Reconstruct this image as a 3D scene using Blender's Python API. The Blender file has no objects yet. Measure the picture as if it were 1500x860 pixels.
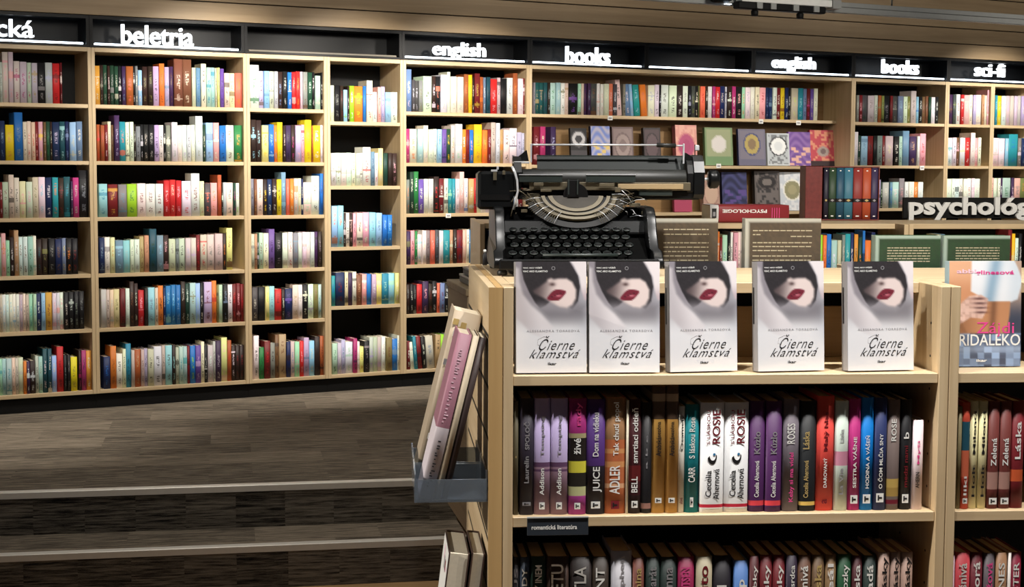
import bpy, math, random
from mathutils import Vector, Matrix
random.seed(7)
C = bpy.context.scene.collection
sc = bpy.context.scene
PI = math.pi
# ------------------------------------------------------------------ camera
FPX, PITCH, ROLL = 2281.8, 0.08127, 0.00456
CAMZ = 1.650
def basis():
    cp, sp, c, s = math.cos(PITCH), math.sin(PITCH), math.cos(ROLL), math.sin(ROLL)
    X = Vector((1, 0, 0)); U = Vector((0, sp, cp)); F = Vector((0, cp, -sp))
    return c*X + s*U, -s*X + c*U, F
RV, UV_, FV = basis()
cam_data = bpy.data.cameras.new('camera')
cam = bpy.data.objects.new('camera', cam_data); C.objects.link(cam)
cam_data.sensor_width = 36.0; cam_data.lens = FPX/1500*36; cam_data.clip_end = 60
m3 = Matrix((RV, UV_, -FV)).transposed()
cam.matrix_world = Matrix.Translation((0, 0, CAMZ)) @ m3.to_4x4()
sc.camera = cam
EYE = Vector((0, 0, CAMZ))
def ray(x, y):
    return (FV + RV*((x-750)/FPX) + UV_*(-(y-430)/FPX))
class Frame:
    """A vertical plane with local axes: x along it, y away from the viewer, z up."""
    def __init__(self, ox, oy, ang):
        self.o = Vector((ox, oy, 0)); self.a = ang
        self.e = Vector((math.cos(ang), math.sin(ang), 0)); self.n = Vector((-math.sin(ang), math.cos(ang), 0))
    def hit(self, x, y, off=0.0):
        """pixel -> (local x, world z, depth) on the plane that lies off behind the frame's own"""
        d = ray(x, y); p0 = self.o + self.n*off
        t = (p0-EYE).dot(self.n)/d.dot(self.n); P = EYE + d*t
        return (P-self.o).dot(self.e), P.z, t
    def pt(self, u, v, z):
        return self.o + self.e*u + self.n*v + Vector((0, 0, z))
WALL = Frame(0, 9.524, 0.49921)
UNIT = Frame(0, 2.885, 0.08231)
MID = Frame(*(UNIT.pt(0, 3.20, 0).xy), 0.08231)
STEPA = math.radians(10.35)
FLOOR_Z = 0.3415
# ------------------------------------------------------------------ colours and materials
def lin(c):
    def f(v):
        v /= 255.0
        return v/12.92 if v <= 0.04045 else ((v+0.055)/1.055)**2.4
    return (f(c[0]), f(c[1]), f(c[2]), 1.0)
def new_mat(name):
    m = bpy.data.materials.new(name); m.use_nodes = True
    nt = m.node_tree; b = nt.nodes['Principled BSDF']
    return m, nt, b
def N(nt, typ, **kw):
    n = nt.nodes.new(typ)
    for k, v in kw.items():
        if k in ('operation', 'data_type', 'blend_type', 'attribute_name', 'noise_dimensions', 'attribute_type', 'wave_type', 'bands_direction', 'clamp'):
            setattr(n, k, v)
        else:
            n.inputs[k].default_value = v
    return n
def L(nt, a, b): nt.links.new(a, b)
def math_node(nt, op, a, b=None, clamp=False):
    n = nt.nodes.new('ShaderNodeMath'); n.operation = op; n.use_clamp = clamp
    for i, v in enumerate((a, b)):
        if v is None: continue
        if hasattr(v, 'is_linked') or hasattr(v, 'links'): nt.links.new(v, n.inputs[i])
        else: n.inputs[i].default_value = v
    return n.outputs[0]
def mixc(nt, fac, a, b):
    n = nt.nodes.new('ShaderNodeMix'); n.data_type = 'RGBA'
    for i, v in ((0, fac), (6, a), (7, b)):
        if hasattr(v, 'links'): nt.links.new(v, n.inputs[i])
        else: n.inputs[i].default_value = v
    return n.outputs[2]
def plain(name, rgb, rough=0.5, metal=0.0, vary=0.08, scale=30.0, spec=0.5, bump=0.0):
    m, nt, b = new_mat(name)
    co = nt.nodes.new('ShaderNodeTexCoord'); no = N(nt, 'ShaderNodeTexNoise', Scale=scale, Detail=3.0)
    L(nt, co.outputs['Object'], no.inputs['Vector'])
    c = lin(rgb); lo = tuple(v*(1-vary) for v in c[:3])+(1,); hi = tuple(min(1, v*(1+vary)) for v in c[:3])+(1,)
    L(nt, mixc(nt, no.outputs['Fac'], lo, hi), b.inputs['Base Color'])
    b.inputs['Roughness'].default_value = rough; b.inputs['Metallic'].default_value = metal
    b.inputs['Specular IOR Level'].default_value = spec
    if bump:
        bp = N(nt, 'ShaderNodeBump', Strength=bump, Distance=0.002); L(nt, no.outputs['Fac'], bp.inputs['Height']); L(nt, bp.outputs['Normal'], b.inputs['Normal'])
    return m
def wood(name, a, b_, axis='x', rough=0.45):
    m, nt, b = new_mat(name)
    co = nt.nodes.new('ShaderNodeTexCoord'); mp = nt.nodes.new('ShaderNodeMapping')
    s = {'x': (1.6, 38, 38), 'z': (38, 38, 1.6), 'y': (38, 1.6, 38)}[axis]
    mp.inputs['Scale'].default_value = s; L(nt, co.outputs['Object'], mp.inputs['Vector'])
    no = N(nt, 'ShaderNodeTexNoise', Scale=1.0, Detail=5.0, Roughness=0.6, Distortion=0.4); L(nt, mp.outputs[0], no.inputs['Vector'])
    big = N(nt, 'ShaderNodeTexNoise', Scale=2.2, Detail=2.0); L(nt, co.outputs['Object'], big.inputs['Vector'])
    f = math_node(nt, 'ADD', math_node(nt, 'MULTIPLY', no.outputs['Fac'], 0.8), math_node(nt, 'MULTIPLY', big.outputs['Fac'], 0.3))
    rp = nt.nodes.new('ShaderNodeValToRGB'); L(nt, f, rp.inputs[0])
    rp.color_ramp.elements[0].position = 0.3; rp.color_ramp.elements[0].color = lin(a)
    rp.color_ramp.elements[1].position = 0.75; rp.color_ramp.elements[1].color = lin(b_)
    L(nt, rp.outputs[0], b.inputs['Base Color']); b.inputs['Roughness'].default_value = rough
    return m
def emit(name, rgb, strength):
    m, nt, b = new_mat(name); b.inputs['Base Color'].default_value = (0.8, 0.8, 0.8, 1)
    b.inputs['Emission Color'].default_value = lin(rgb); b.inputs['Emission Strength'].default_value = strength
    return m
M = {}
M['wood_x'] = wood('maple_board', (182, 156, 118), (214, 192, 156), 'x')
M['wood_z'] = wood('maple_panel', (182, 156, 118), (212, 190, 154), 'z')
M['wood_y'] = wood('maple_top', (182, 156, 118), (214, 192, 156), 'y')
M['edge'] = wood('maple_edge_band', (176, 140, 90), (198, 164, 112), 'z')
M['bulk'] = wood('bulkhead_veneer', (150, 126, 94), (176, 152, 118), 'x', 0.5)
M['backwood'] = wood('back_board', (120, 92, 58), (146, 116, 78), 'x', 0.55)
M['black'] = plain('black_laminate', (8, 8, 8), 0.6, spec=0.25)
M['signblack'] = plain('sign_box_black', (4, 5, 7), 0.45, spec=0.25)
M['slat'] = plain('slatwall_brown', (92, 80, 66), 0.5)
M['slatgap'] = plain('slat_groove', (20, 16, 13), 0.6)
M['led'] = emit('led_strip', (225, 240, 255), 4.0)
M['ledoff'] = plain('led_strip_off', (110, 104, 92), 0.5)
M['letter'] = emit('lit_letter', (240, 247, 255), 1.5)
M['signwhite'] = plain('white_sign_letter', (236, 236, 232), 0.4)
M['pages'] = plain('page_edges', (222, 212, 190), 0.8, vary=0.12, scale=160)
M['steel'] = plain('brushed_steel', (176, 178, 180), 0.35, 1.0)
M['alu'] = plain('aluminium_nosing', (214, 210, 202), 0.45, 0.15)
M['grey'] = plain('grey_paint', (150, 152, 150), 0.5)
M['whitep'] = plain('white_print', (240, 240, 236), 0.5, vary=0.02)
M['blackp'] = plain('black_print', (26, 24, 26), 0.5)
M['redp'] = plain('dark_red_print', (120, 24, 36), 0.5)
M['pinkp'] = plain('pink_print', (232, 78, 150), 0.45)
M['goldp'] = plain('gold_print', (196, 170, 110), 0.45)
M['beigep'] = plain('beige_print', (172, 162, 136), 0.5)
M['greyp'] = plain('grey_print', (150, 148, 152), 0.5)
def acrylic():
    m, nt, b = new_mat('clear_acrylic')
    b.inputs['Base Color'].default_value = (0.36, 0.41, 0.47, 1); b.inputs['Transmission Weight'].default_value = 0.75
    b.inputs['Roughness'].default_value = 0.06; b.inputs['IOR'].default_value = 1.3
    no = N(nt, 'ShaderNodeTexNoise', Scale=14.0); rp = math_node(nt, 'MULTIPLY', no.outputs['Fac'], 0.12); L(nt, rp, b.inputs['Roughness'])
    return m
M['acrylic'] = acrylic()
def book_material():
    """Covers: colour from the mesh attribute Col, printed title marks in Acc on the spine (UV)."""
    m, nt, b = new_mat('book_cover')
    col = N(nt, 'ShaderNodeAttribute', attribute_name='Col'); acc = N(nt, 'ShaderNodeAttribute', attribute_name='Acc')
    uv = nt.nodes.new('ShaderNodeUVMap'); uv.uv_map = 'UV'
    sp = nt.nodes.new('ShaderNodeSeparateXYZ'); L(nt, uv.outputs[0], sp.inputs[0])
    seed = acc.outputs['Alpha']; u, v = sp.outputs[0], sp.outputs[1]
    cb = nt.nodes.new('ShaderNodeCombineXYZ')
    L(nt, math_node(nt, 'MULTIPLY', u, 4.0), cb.inputs[0]); L(nt, math_node(nt, 'MULTIPLY', v, 34.0), cb.inputs[1]); L(nt, math_node(nt, 'MULTIPLY', seed, 91.0), cb.inputs[2])
    no = N(nt, 'ShaderNodeTexNoise', Scale=1.0, Detail=1.0); L(nt, cb.outputs[0], no.inputs['Vector'])
    txt = math_node(nt, 'GREATER_THAN', no.outputs['Fac'], 0.5)
    mid = math_node(nt, 'LESS_THAN', math_node(nt, 'ABSOLUTE', math_node(nt, 'SUBTRACT', u, 0.5)), 0.19)
    def frac(k): return math_node(nt, 'FRACT', math_node(nt, 'MULTIPLY', seed, k))
    def band(lo, ln): # lo<v<lo+ln
        return math_node(nt, 'MULTIPLY', math_node(nt, 'GREATER_THAN', v, lo), math_node(nt, 'LESS_THAN', v, math_node(nt, 'ADD', lo, ln)))
    z1 = band(math_node(nt, 'ADD', 0.36, math_node(nt, 'MULTIPLY', frac(3.7), 0.2)), 0.30)
    z2 = band(math_node(nt, 'ADD', 0.08, math_node(nt, 'MULTIPLY', frac(5.3), 0.06)), 0.16)
    text = math_node(nt, 'MULTIPLY', math_node(nt, 'MULTIPLY', txt, mid), math_node(nt, 'MAXIMUM', z1, z2))
    blk = math_node(nt, 'MULTIPLY', band(math_node(nt, 'MULTIPLY', frac(7.9), 0.8), math_node(nt, 'MULTIPLY', frac(11.3), 0.17)), math_node(nt, 'GREATER_THAN', frac(13.1), 0.6))
    blk = math_node(nt, 'MULTIPLY', blk, math_node(nt, 'GREATER_THAN', u, -0.5))
    f = math_node(nt, 'MAXIMUM', math_node(nt, 'MULTIPLY', text, 0.7), math_node(nt, 'MULTIPLY', blk, 0.75), True)
    f = math_node(nt, 'MULTIPLY', f, math_node(nt, 'GREATER_THAN', seed, -0.5))      # a negative seed: no printed marks
    L(nt, mixc(nt, f, col.outputs['Color'], acc.outputs['Color']), b.inputs['Base Color'])
    b.inputs['Roughness'].default_value = 0.5; b.inputs['Specular IOR Level'].default_value = 0.3
    return m
M['book'] = book_material()
def print_material():
    m, nt, b = new_mat('printed_cover')
    col = N(nt, 'ShaderNodeAttribute', attribute_name='Col'); no = N(nt, 'ShaderNodeTexNoise', Scale=300.0)
    L(nt, mixc(nt, math_node(nt, 'MULTIPLY', no.outputs['Fac'], 0.06), col.outputs['Color'], (0.5, 0.5, 0.5, 1)), b.inputs['Base Color'])
    b.inputs['Roughness'].default_value = 0.5; b.inputs['Specular IOR Level'].default_value = 0.25
    return m
M['print'] = print_material()
# ------------------------------------------------------------------ mesh builder
class MB:
    def __init__(s):
        s.v = []; s.f = []; s.mi = []; s.col = []; s.acc = []; s.uv = []; s.mats = []
        s.smooth = []
    def slot(s, m):
        if m not in s.mats: s.mats.append(m)
        return s.mats.index(m)
    def face(s, idx, m, col=(1, 1, 1, 1), acc=(1, 1, 1, 0), uv=None, smooth=False):
        s.f.append(tuple(idx)); s.mi.append(s.slot(m)); s.col.append(col); s.acc.append(acc); s.uv.append(uv); s.smooth.append(smooth)
    def add(s, pts):
        b = len(s.v); s.v.extend(tuple(p) for p in pts); return b
    def quad(s, pts, m, **k):
        b = s.add(pts); s.face(range(b, b+len(pts)), m, **k)
    def box(s, x0, x1, y0, y1, z0, z1, m, tf=None, bev=0.0, **k):
        if bev > 0:
            return s.bevel_box(x0, x1, y0, y1, z0, z1, m, bev, tf, **k)
        p = [(x0, y0, z0), (x1, y0, z0), (x1, y1, z0), (x0, y1, z0), (x0, y0, z1), (x1, y0, z1), (x1, y1, z1), (x0, y1, z1)]
        if tf: p = [tf @ Vector(q) for q in p]
        b = s.add(p)
        for f in ((0, 3, 2, 1), (4, 5, 6, 7), (0, 1, 5, 4), (1, 2, 6, 5), (2, 3, 7, 6), (3, 0, 4, 7)):
            s.face([b+i for i in f], m, **k)
    def bevel_box(s, x0, x1, y0, y1, z0, z1, m, r, tf=None, **k):
        """box with chamfered vertical and horizontal edges"""
        rings = []
        for z, i in ((z0, r), (z0+r, 0), (z1-r, 0), (z1, r)):
            a, b_, c, d = x0+i, x1-i, y0+i, y1-i; q = r if i == 0 else r*0.7
            rings.append([(a+q, c, z), (b_-q, c, z), (b_, c+q, z), (b_, d-q, z), (b_-q, d, z), (a+q, d, z), (a, d-q, z), (a, c+q, z)])
        s.loft(rings, m, tf=tf, **k)
    def loft(s, rings, m, tf=None, cap=True, closed=True, smooth=False, **k):
        n = len(rings[0]); bs = []
        for r in rings:
            if tf: r = [tf @ Vector(q) for q in r]
            bs.append(s.add(r))
        for a, b in zip(bs, bs[1:]):
            for i in range(n if closed else n-1):
                j = (i+1) % n
                s.face((a+i, a+j, b+j, b+i), m, smooth=smooth, **k)
        if cap:
            s.face([bs[0]+i for i in range(n)][::-1], m, **k); s.face([bs[-1]+i for i in range(n)], m, **k)
    def cyl(s, p0, p1, r0, m, r1=None, n=16, cap=True, smooth=True, **k):
        p0, p1 = Vector(p0), Vector(p1); r1 = r0 if r1 is None else r1
        d = (p1-p0).normalized(); a = d.orthogonal().normalized(); b = d.cross(a)
        R = lambda p, r: [p + a*(r*math.cos(2*PI*i/n)) + b*(r*math.sin(2*PI*i/n)) for i in range(n)]
        s.loft([R(p0, r0), R(p1, r1)], m, cap=cap, smooth=smooth, **k)
    def tube(s, path, r, m, n=8, smooth=True, **k):
        path = [Vector(p) for p in path]; rings = []
        up = None
        for i, p in enumerate(path):
            d = (path[min(i+1, len(path)-1)] - path[max(i-1, 0)]).normalized()
            if up is None: up = d.orthogonal().normalized()
            up = (up - d*up.dot(d)).normalized(); b = d.cross(up)
            rr = r[i] if isinstance(r, (list, tuple)) else r
            rings.append([p + up*(rr*math.cos(2*PI*j/n)) + b*(rr*math.sin(2*PI*j/n)) for j in range(n)])
        s.loft(rings, m, smooth=smooth, **k)
    def lathe(s, prof, m, axis='x', c=(0, 0, 0), n=24, **k):
        """prof: (position along axis, radius)"""
        c = Vector(c); A = {'x': (Vector((1, 0, 0)), Vector((0, 1, 0)), Vector((0, 0, 1))), 'z': (Vector((0, 0, 1)), Vector((1, 0, 0)), Vector((0, 1, 0))), 'y': (Vector((0, 1, 0)), Vector((0, 0, 1)), Vector((1, 0, 0)))}[axis]
        s.loft([[c + A[0]*t + A[1]*(max(r, 1e-4)*math.cos(2*PI*i/n)) + A[2]*(max(r, 1e-4)*math.sin(2*PI*i/n)) for i in range(n)] for t, r in prof], m, smooth=True, **k)
    def prism(s, poly, a0, a1, m, plane='yz', **k):
        """extrude a polygon given in a plane along the third axis"""
        f = {'yz': lambda p, a: (a, p[0], p[1]), 'xz': lambda p, a: (p[0], a, p[1]), 'xy': lambda p, a: (p[0], p[1], a)}[plane]
        s.loft([[f(p, a0) for p in poly], [f(p, a1) for p in poly]], m, **k)
    def mesh(s, name):
        me = bpy.data.meshes.new(name); me.from_pydata(s.v, [], s.f)
        for m in s.mats: me.materials.append(m)
        me.polygons.foreach_set('material_index', s.mi); me.polygons.foreach_set('use_smooth', s.smooth)
        if any(c != (1, 1, 1, 1) for c in s.col):
            ca = me.attributes.new('Col', 'FLOAT_COLOR', 'CORNER'); aa = me.attributes.new('Acc', 'FLOAT_COLOR', 'CORNER')
            ul = me.uv_layers.new(name='UV'); c, a, u = [], [], []
            for f, q, w, t in zip(s.f, s.col, s.acc, s.uv):
                for i in range(len(f)):
                    c.extend(q); a.extend(w); u.extend(t[i] if t else (-1.0, -1.0))
            ca.data.foreach_set('color', c); aa.data.foreach_set('color', a); ul.data.foreach_set('uv', u)
        me.update(); return me
    def build(s, name, parent=None, loc=None, rotz=0.0, fix=True):
        me = s.mesh(name)
        if fix:
            import bmesh
            bm = bmesh.new(); bm.from_mesh(me); bmesh.ops.recalc_face_normals(bm, faces=bm.faces); bm.to_mesh(me); bm.free()
        return place(name, me, parent, loc, rotz)
def place(name, me, parent=None, loc=None, rotz=0.0):
    o = bpy.data.objects.new(name, me); C.objects.link(o)
    if parent is not None: o.parent = parent
    if loc is not None: o.location = loc
    if rotz: o.rotation_euler = (0, 0, rotz)
    return o
def tag(o, label=None, cat=None, group=None, kind=None):
    if label: o['label'] = label
    if cat: o['category'] = cat
    if group: o['group'] = group
    if kind: o['kind'] = kind
    return o
def empty(name, loc, rotz=0.0):
    o = bpy.data.objects.new(name, None); C.objects.link(o); o.location = loc; o.rotation_euler = (0, 0, rotz)
    o.empty_display_size = 0.05
    return o
_text_cache = {}
def text_mesh(s, size, mat, extrude=0.0, bold=0.0, shear=0.0, align='CENTER', spacing=1.0, res=3):
    key = (s, size, mat.name, extrude, bold, shear, align, spacing)
    if key in _text_cache: return _text_cache[key]
    cu = bpy.data.curves.new('lettering', 'FONT'); cu.body = s; cu.size = size; cu.extrude = extrude; cu.offset = bold*size
    cu.shear = shear; cu.align_x = align; cu.align_y = 'BOTTOM_BASELINE'; cu.resolution_u = res; cu.space_character = spacing
    o = bpy.data.objects.new('lettering', cu); C.objects.link(o)
    dg = bpy.context.evaluated_depsgraph_get(); dg.update()
    me = bpy.data.meshes.new_from_object(o.evaluated_get(dg)); me.materials.clear(); me.materials.append(mat)
    bpy.data.objects.remove(o); bpy.data.curves.remove(cu)
    _text_cache[key] = me
    return me
def text(name, s, size, mat, parent, loc, rot, **k):
    o = place(name, text_mesh(s, size, mat, **k), parent, loc); o.rotation_euler = rot
    return o
def fit_text(name, s, mat, parent, loc, rot, width, height, **k):
    """lettering scaled to a given width and height (cap height box)"""
    me = text_mesh(s, 1.0, mat, **k)
    xs = [v.co.x for v in me.vertices]; ys = [v.co.y for v in me.vertices]
    o = place(name, me, parent, loc); o.rotation_euler = rot
    o.scale = (width/(max(xs)-min(xs)), height/(max(ys)-min(ys)), 1)
    return o
FRONT = (PI/2, 0, 0)          # lettering that faces the viewer's side (-y)
UPW = (PI/2, -PI/2, 0)        # the same, reading upwards
DOWNW = (PI/2, PI/2, 0)
# ------------------------------------------------------------------ books
PAL = {'w': ((226, 224, 218), 'white'), 'c': ((214, 204, 180), 'cream'), 'i': ((188, 184, 176), 'ivory'), 'g': ((128, 128, 126), 'grey'),
 'G': ((70, 70, 72), 'charcoal'), 'k': ((24, 24, 27), 'black'), 'K': ((48, 34, 30), 'dark brown'), 'r': ((196, 40, 42), 'red'), 'R': ((112, 30, 34), 'maroon'),
 'o': ((222, 122, 50), 'orange'), 'O': ((160, 84, 46), 'rust'), 'y': ((228, 200, 36), 'yellow'), 'Y': ((204, 152, 62), 'golden'), 'l': ((150, 212, 46), 'lime'),
 'e': ((42, 122, 66), 'green'), 'E': ((34, 64, 48), 'forest green'), 'm': ((166, 206, 188), 'mint'), 't': ((44, 142, 158), 'turquoise'), 'T': ((32, 76, 86), 'dark teal'),
 's': ((146, 194, 220), 'sky blue'), 'b': ((38, 108, 184), 'blue'), 'B': ((28, 42, 84), 'navy'), 'n': ((108, 134, 164), 'steel blue'), 'p': ((228, 166, 168), 'pink'),
 'P': ((172, 52, 112), 'magenta'), 'v': ((108, 78, 152), 'purple'), 'V': ((62, 42, 78), 'plum'), 'u': ((184, 170, 200), 'lilac'), 'd': ((112, 78, 54), 'brown'),
 'D': ((184, 148, 108), 'tan'), 'a': ((226, 112, 86), 'salmon'), 'q': ((122, 122, 70), 'olive'), 'Q': ((226, 216, 142), 'pale yellow')}
DARK = set('kKGBRVTE')
def book_geo(mb, w, d, h, col, acc, seed, tf=None, bands=None, mat=None, rnd=0.0035):
    """One closed book standing on its tail, spine towards -y, centred on x. bands: [(z0, z1, colour)] on the spine."""
    mat = mat or M['book']; t = min(0.0024, w*0.16); r = min(rnd, w*0.3)
    T = (lambda p: tf @ Vector(p)) if tf else (lambda p: p)
    outer = [(-w/2, d), (-w/2, r), (-w*0.36, r*0.35), (-w*0.14, 0), (w*0.14, 0), (w*0.36, r*0.35), (w/2, r), (w/2, d)]
    inner = [(w/2-t, d), (w/2-t, r+t), (0, t*1.3), (-w/2+t, r+t), (-w/2+t, d)]
    poly = outer+inner; n = len(poly); A = (*acc[:3], seed)
    zs = sorted({0.0, h, *[b[0] for b in bands or []], *[b[1] for b in bands or []]})
    bs = [mb.add([T((x, y, z)) for x, y in poly]) for z in zs]
    for a, b, z0, z1 in zip(bs, bs[1:], zs, zs[1:]):
        zc = (z0+z1)/2; c = col
        for q0, q1, cc in bands or []:
            if q0 <= zc <= q1: c = cc
        for i in range(n):
            j = (i+1) % n
            if 1 <= i <= 5:
                u0, u1 = (outer[i][0]+w/2)/w, (outer[j][0]+w/2)/w
                mb.face((a+i, a+j, b+j, b+i), mat, col=c, acc=A, uv=((u0, z0/h), (u1, z0/h), (u1, z1/h), (u0, z1/h)), smooth=True)
            else:
                mb.face((a+i, a+j, b+j, b+i), mat, col=c if i in (0, 6) else col, acc=A)
    cells = [(0, 1, 11, 12), (1, 2, 3, 4, 5, 6, 9, 10, 11), (6, 7, 8, 9)]
    for s in cells:
        mb.face([bs[0]+i for i in s][::-1], mat, col=col, acc=A); mb.face([bs[-1]+i for i in s], mat, col=bands[-1][2] if bands and bands[-1][1] >= h else col, acc=A)
    e = 0.0002
    pg = [(-w/2+t+e, r+t+e*3), (0, t*1.3+e*3), (w/2-t-e, r+t+e*3), (w/2-t-e, d-0.004), (0, d-0.0055), (-w/2+t+e, d-0.004)]
    mb.loft([[T((x, y, 0.002)) for x, y in pg], [T((x, y, h-0.003)) for x, y in pg]], M['pages'], col=(0.7, 0.62, 0.48, 1))
TOKENS = '0123456789.'
def parse(s):
    out = []
    for tok in s.split():
        c, rest = tok[0], tok[1:]
        acc = None
        if ':' in rest: rest, acc = rest.split(':')
        lean = '~' in rest; rest = rest.replace('~', '')
        up = 0.0
        if '^' in rest: rest, up = rest.split('^'); up = float(up)
        out.append((c, float(rest), float(up), acc, lean))
    return out
ORD = ['first', 'second', 'third', 'fourth', 'fifth', 'sixth', 'seventh', 'eighth', 'ninth', 'tenth', 'eleventh', 'twelfth']
BOOKS = []     # every spine-out book: dict with frame, place, size, colours and words for its label
def row(frame, off, zshelf, y_px, x0, base, toks, where, u_lo=-1e9, u_hi=1e9, depth=0.135, group=None, jit=0.010):
    """Books side by side from pixel column x0 on; widths and heights were measured in pixels of the photograph."""
    rng = random.Random(int(x0*13+y_px*7)); x = x0; lst = []
    for c, w, up, acc, lean in parse(toks):
        if c == '_': x += w; continue
        u0, _, t = frame.hit(x, y_px, off); u1 = frame.hit(x+w, y_px, off)[0]
        x += w
        cx = x-w/2; u0, u1 = max(u0, u_lo), min(u1, u_hi)
        if u1-u0 < 0.006: continue
        h = max(0.09, (base+up)*t/FPX*(0.985+0.03*rng.random()))
        a = acc or ('w' if c in DARK else ('k' if rng.random() < 0.6 else 'i'))
        lst.append(dict(frame=frame, u=(u0+u1)/2, v=off+jit*rng.random(), z=zshelf, w=(u1-u0)*0.945, h=h, d=min(depth, 0.11+0.03*rng.random()), cx=cx, c=c, a=a, acc=acc,
                        seed=rng.random(), px=w*(base+up), lean=lean, up=up, where=where, group=group))
    for i, b in enumerate(lst): b['i'] = i; b['row'] = lst
    BOOKS.extend(lst)
# ------------------------------------------------------------------ the wall of bookcases
U = lambda x, y: WALL.hit(x, y)[0]
bx = [U(133.8, 100), U(361, 100), U(479, 100), U(590.7, 100), U(775.5, 110), U(1250.5, 140), U(1388.7, 120), U(1455.3, 120)]
bx = [bx[0]-(bx[1]-bx[0])*1.02] + bx + [bx[7]+(bx[7]-bx[6])*1.0]
ZT, ZB, DEPTH, TH = CAMZ+0.619, FLOOR_Z+0.1005, 0.305, 0.020
S6 = [CAMZ+z for z in (0.319, 0.0194, -0.2798, -0.5819, -0.8759)]
S5 = [CAMZ+z for z in (0.2533, -0.1156, -0.468, -0.8104)]
S5W = [CAMZ+z for z in (0.329, 0.012, -0.297, -0.59, -0.88)]
bays = [('under the cká sign', S6), ('under the beletria sign', S6), ('of the bay beside beletria', S6), ('of the deep five-shelf bay', S5), ('below the first english sign', S6),
        ('below the first books sign', S5W), ('below the second books sign', S6), ('below the sci-fi sign', S6), ('of the farthest bay', S6)]
bay_label = ['pale wood bookcase bay under the lit cká sign, cut by the frame', 'wide pale wood bookcase bay under the lit beletria sign', 'narrow six-shelf bookcase bay between the beletria bay and the five-shelf bay',
    'narrow bookcase bay with only five widely spaced shelves', 'pale wood bookcase bay under the first lit english sign', 'widest bookcase bay with wood back and face-out books behind the typewriter',
    'bookcase bay under the second lit books sign', 'narrow bookcase bay below the sci-fi sign', 'last bookcase bay at the far end of the wall']
for k, (where, shelves) in enumerate(bays):
    w = bx[k+1]-bx[k]
    t = empty('wall_bookcase', WALL.pt(bx[k], 0, 0), WALL.a)
    tag(t, bay_label[k], 'bookcase', 'bookcase bays along the wall')
    e = 0.0006; sd = 0.019
    for a, b in ((e, sd), (w-sd, w-e)):
        p = MB(); p.box(a, b, 0, DEPTH, FLOOR_Z+0.0805, ZT-0.0005, M['wood_z'], bev=0.0008); p.build('side_panel', t)
    p = MB(); p.box(sd+e, w-sd-e, DEPTH-0.012, DEPTH-0.001, ZB, ZT-0.024, M['backwood'] if k == 5 else M['black']); p.build('back_panel', t)
    sy = 0.15 if k == 5 else 0.003
    for z in shelves+[ZB]:
        p = MB(); p.box(sd+e, w-sd-e, sy if z != ZB else 0.002, DEPTH-0.013, z-TH, z, M['wood_x'], bev=0.0008); p.build('shelf', t)
    p = MB(); p.box(sd+e, w-sd-e, 0.001, DEPTH-0.013, ZT-0.023, ZT-0.0005, M['wood_x'], bev=0.0008); p.build('top_board', t)
    p = MB(); p.box(e, w-e, 0.02, 0.04, FLOOR_Z+0.001, FLOOR_Z+0.080, M['black']); p.box(0.05, w-0.05, 0.22, 0.24, FLOOR_Z+0.001, FLOOR_Z+0.080, M['black']); p.build('plinth', t)
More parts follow.
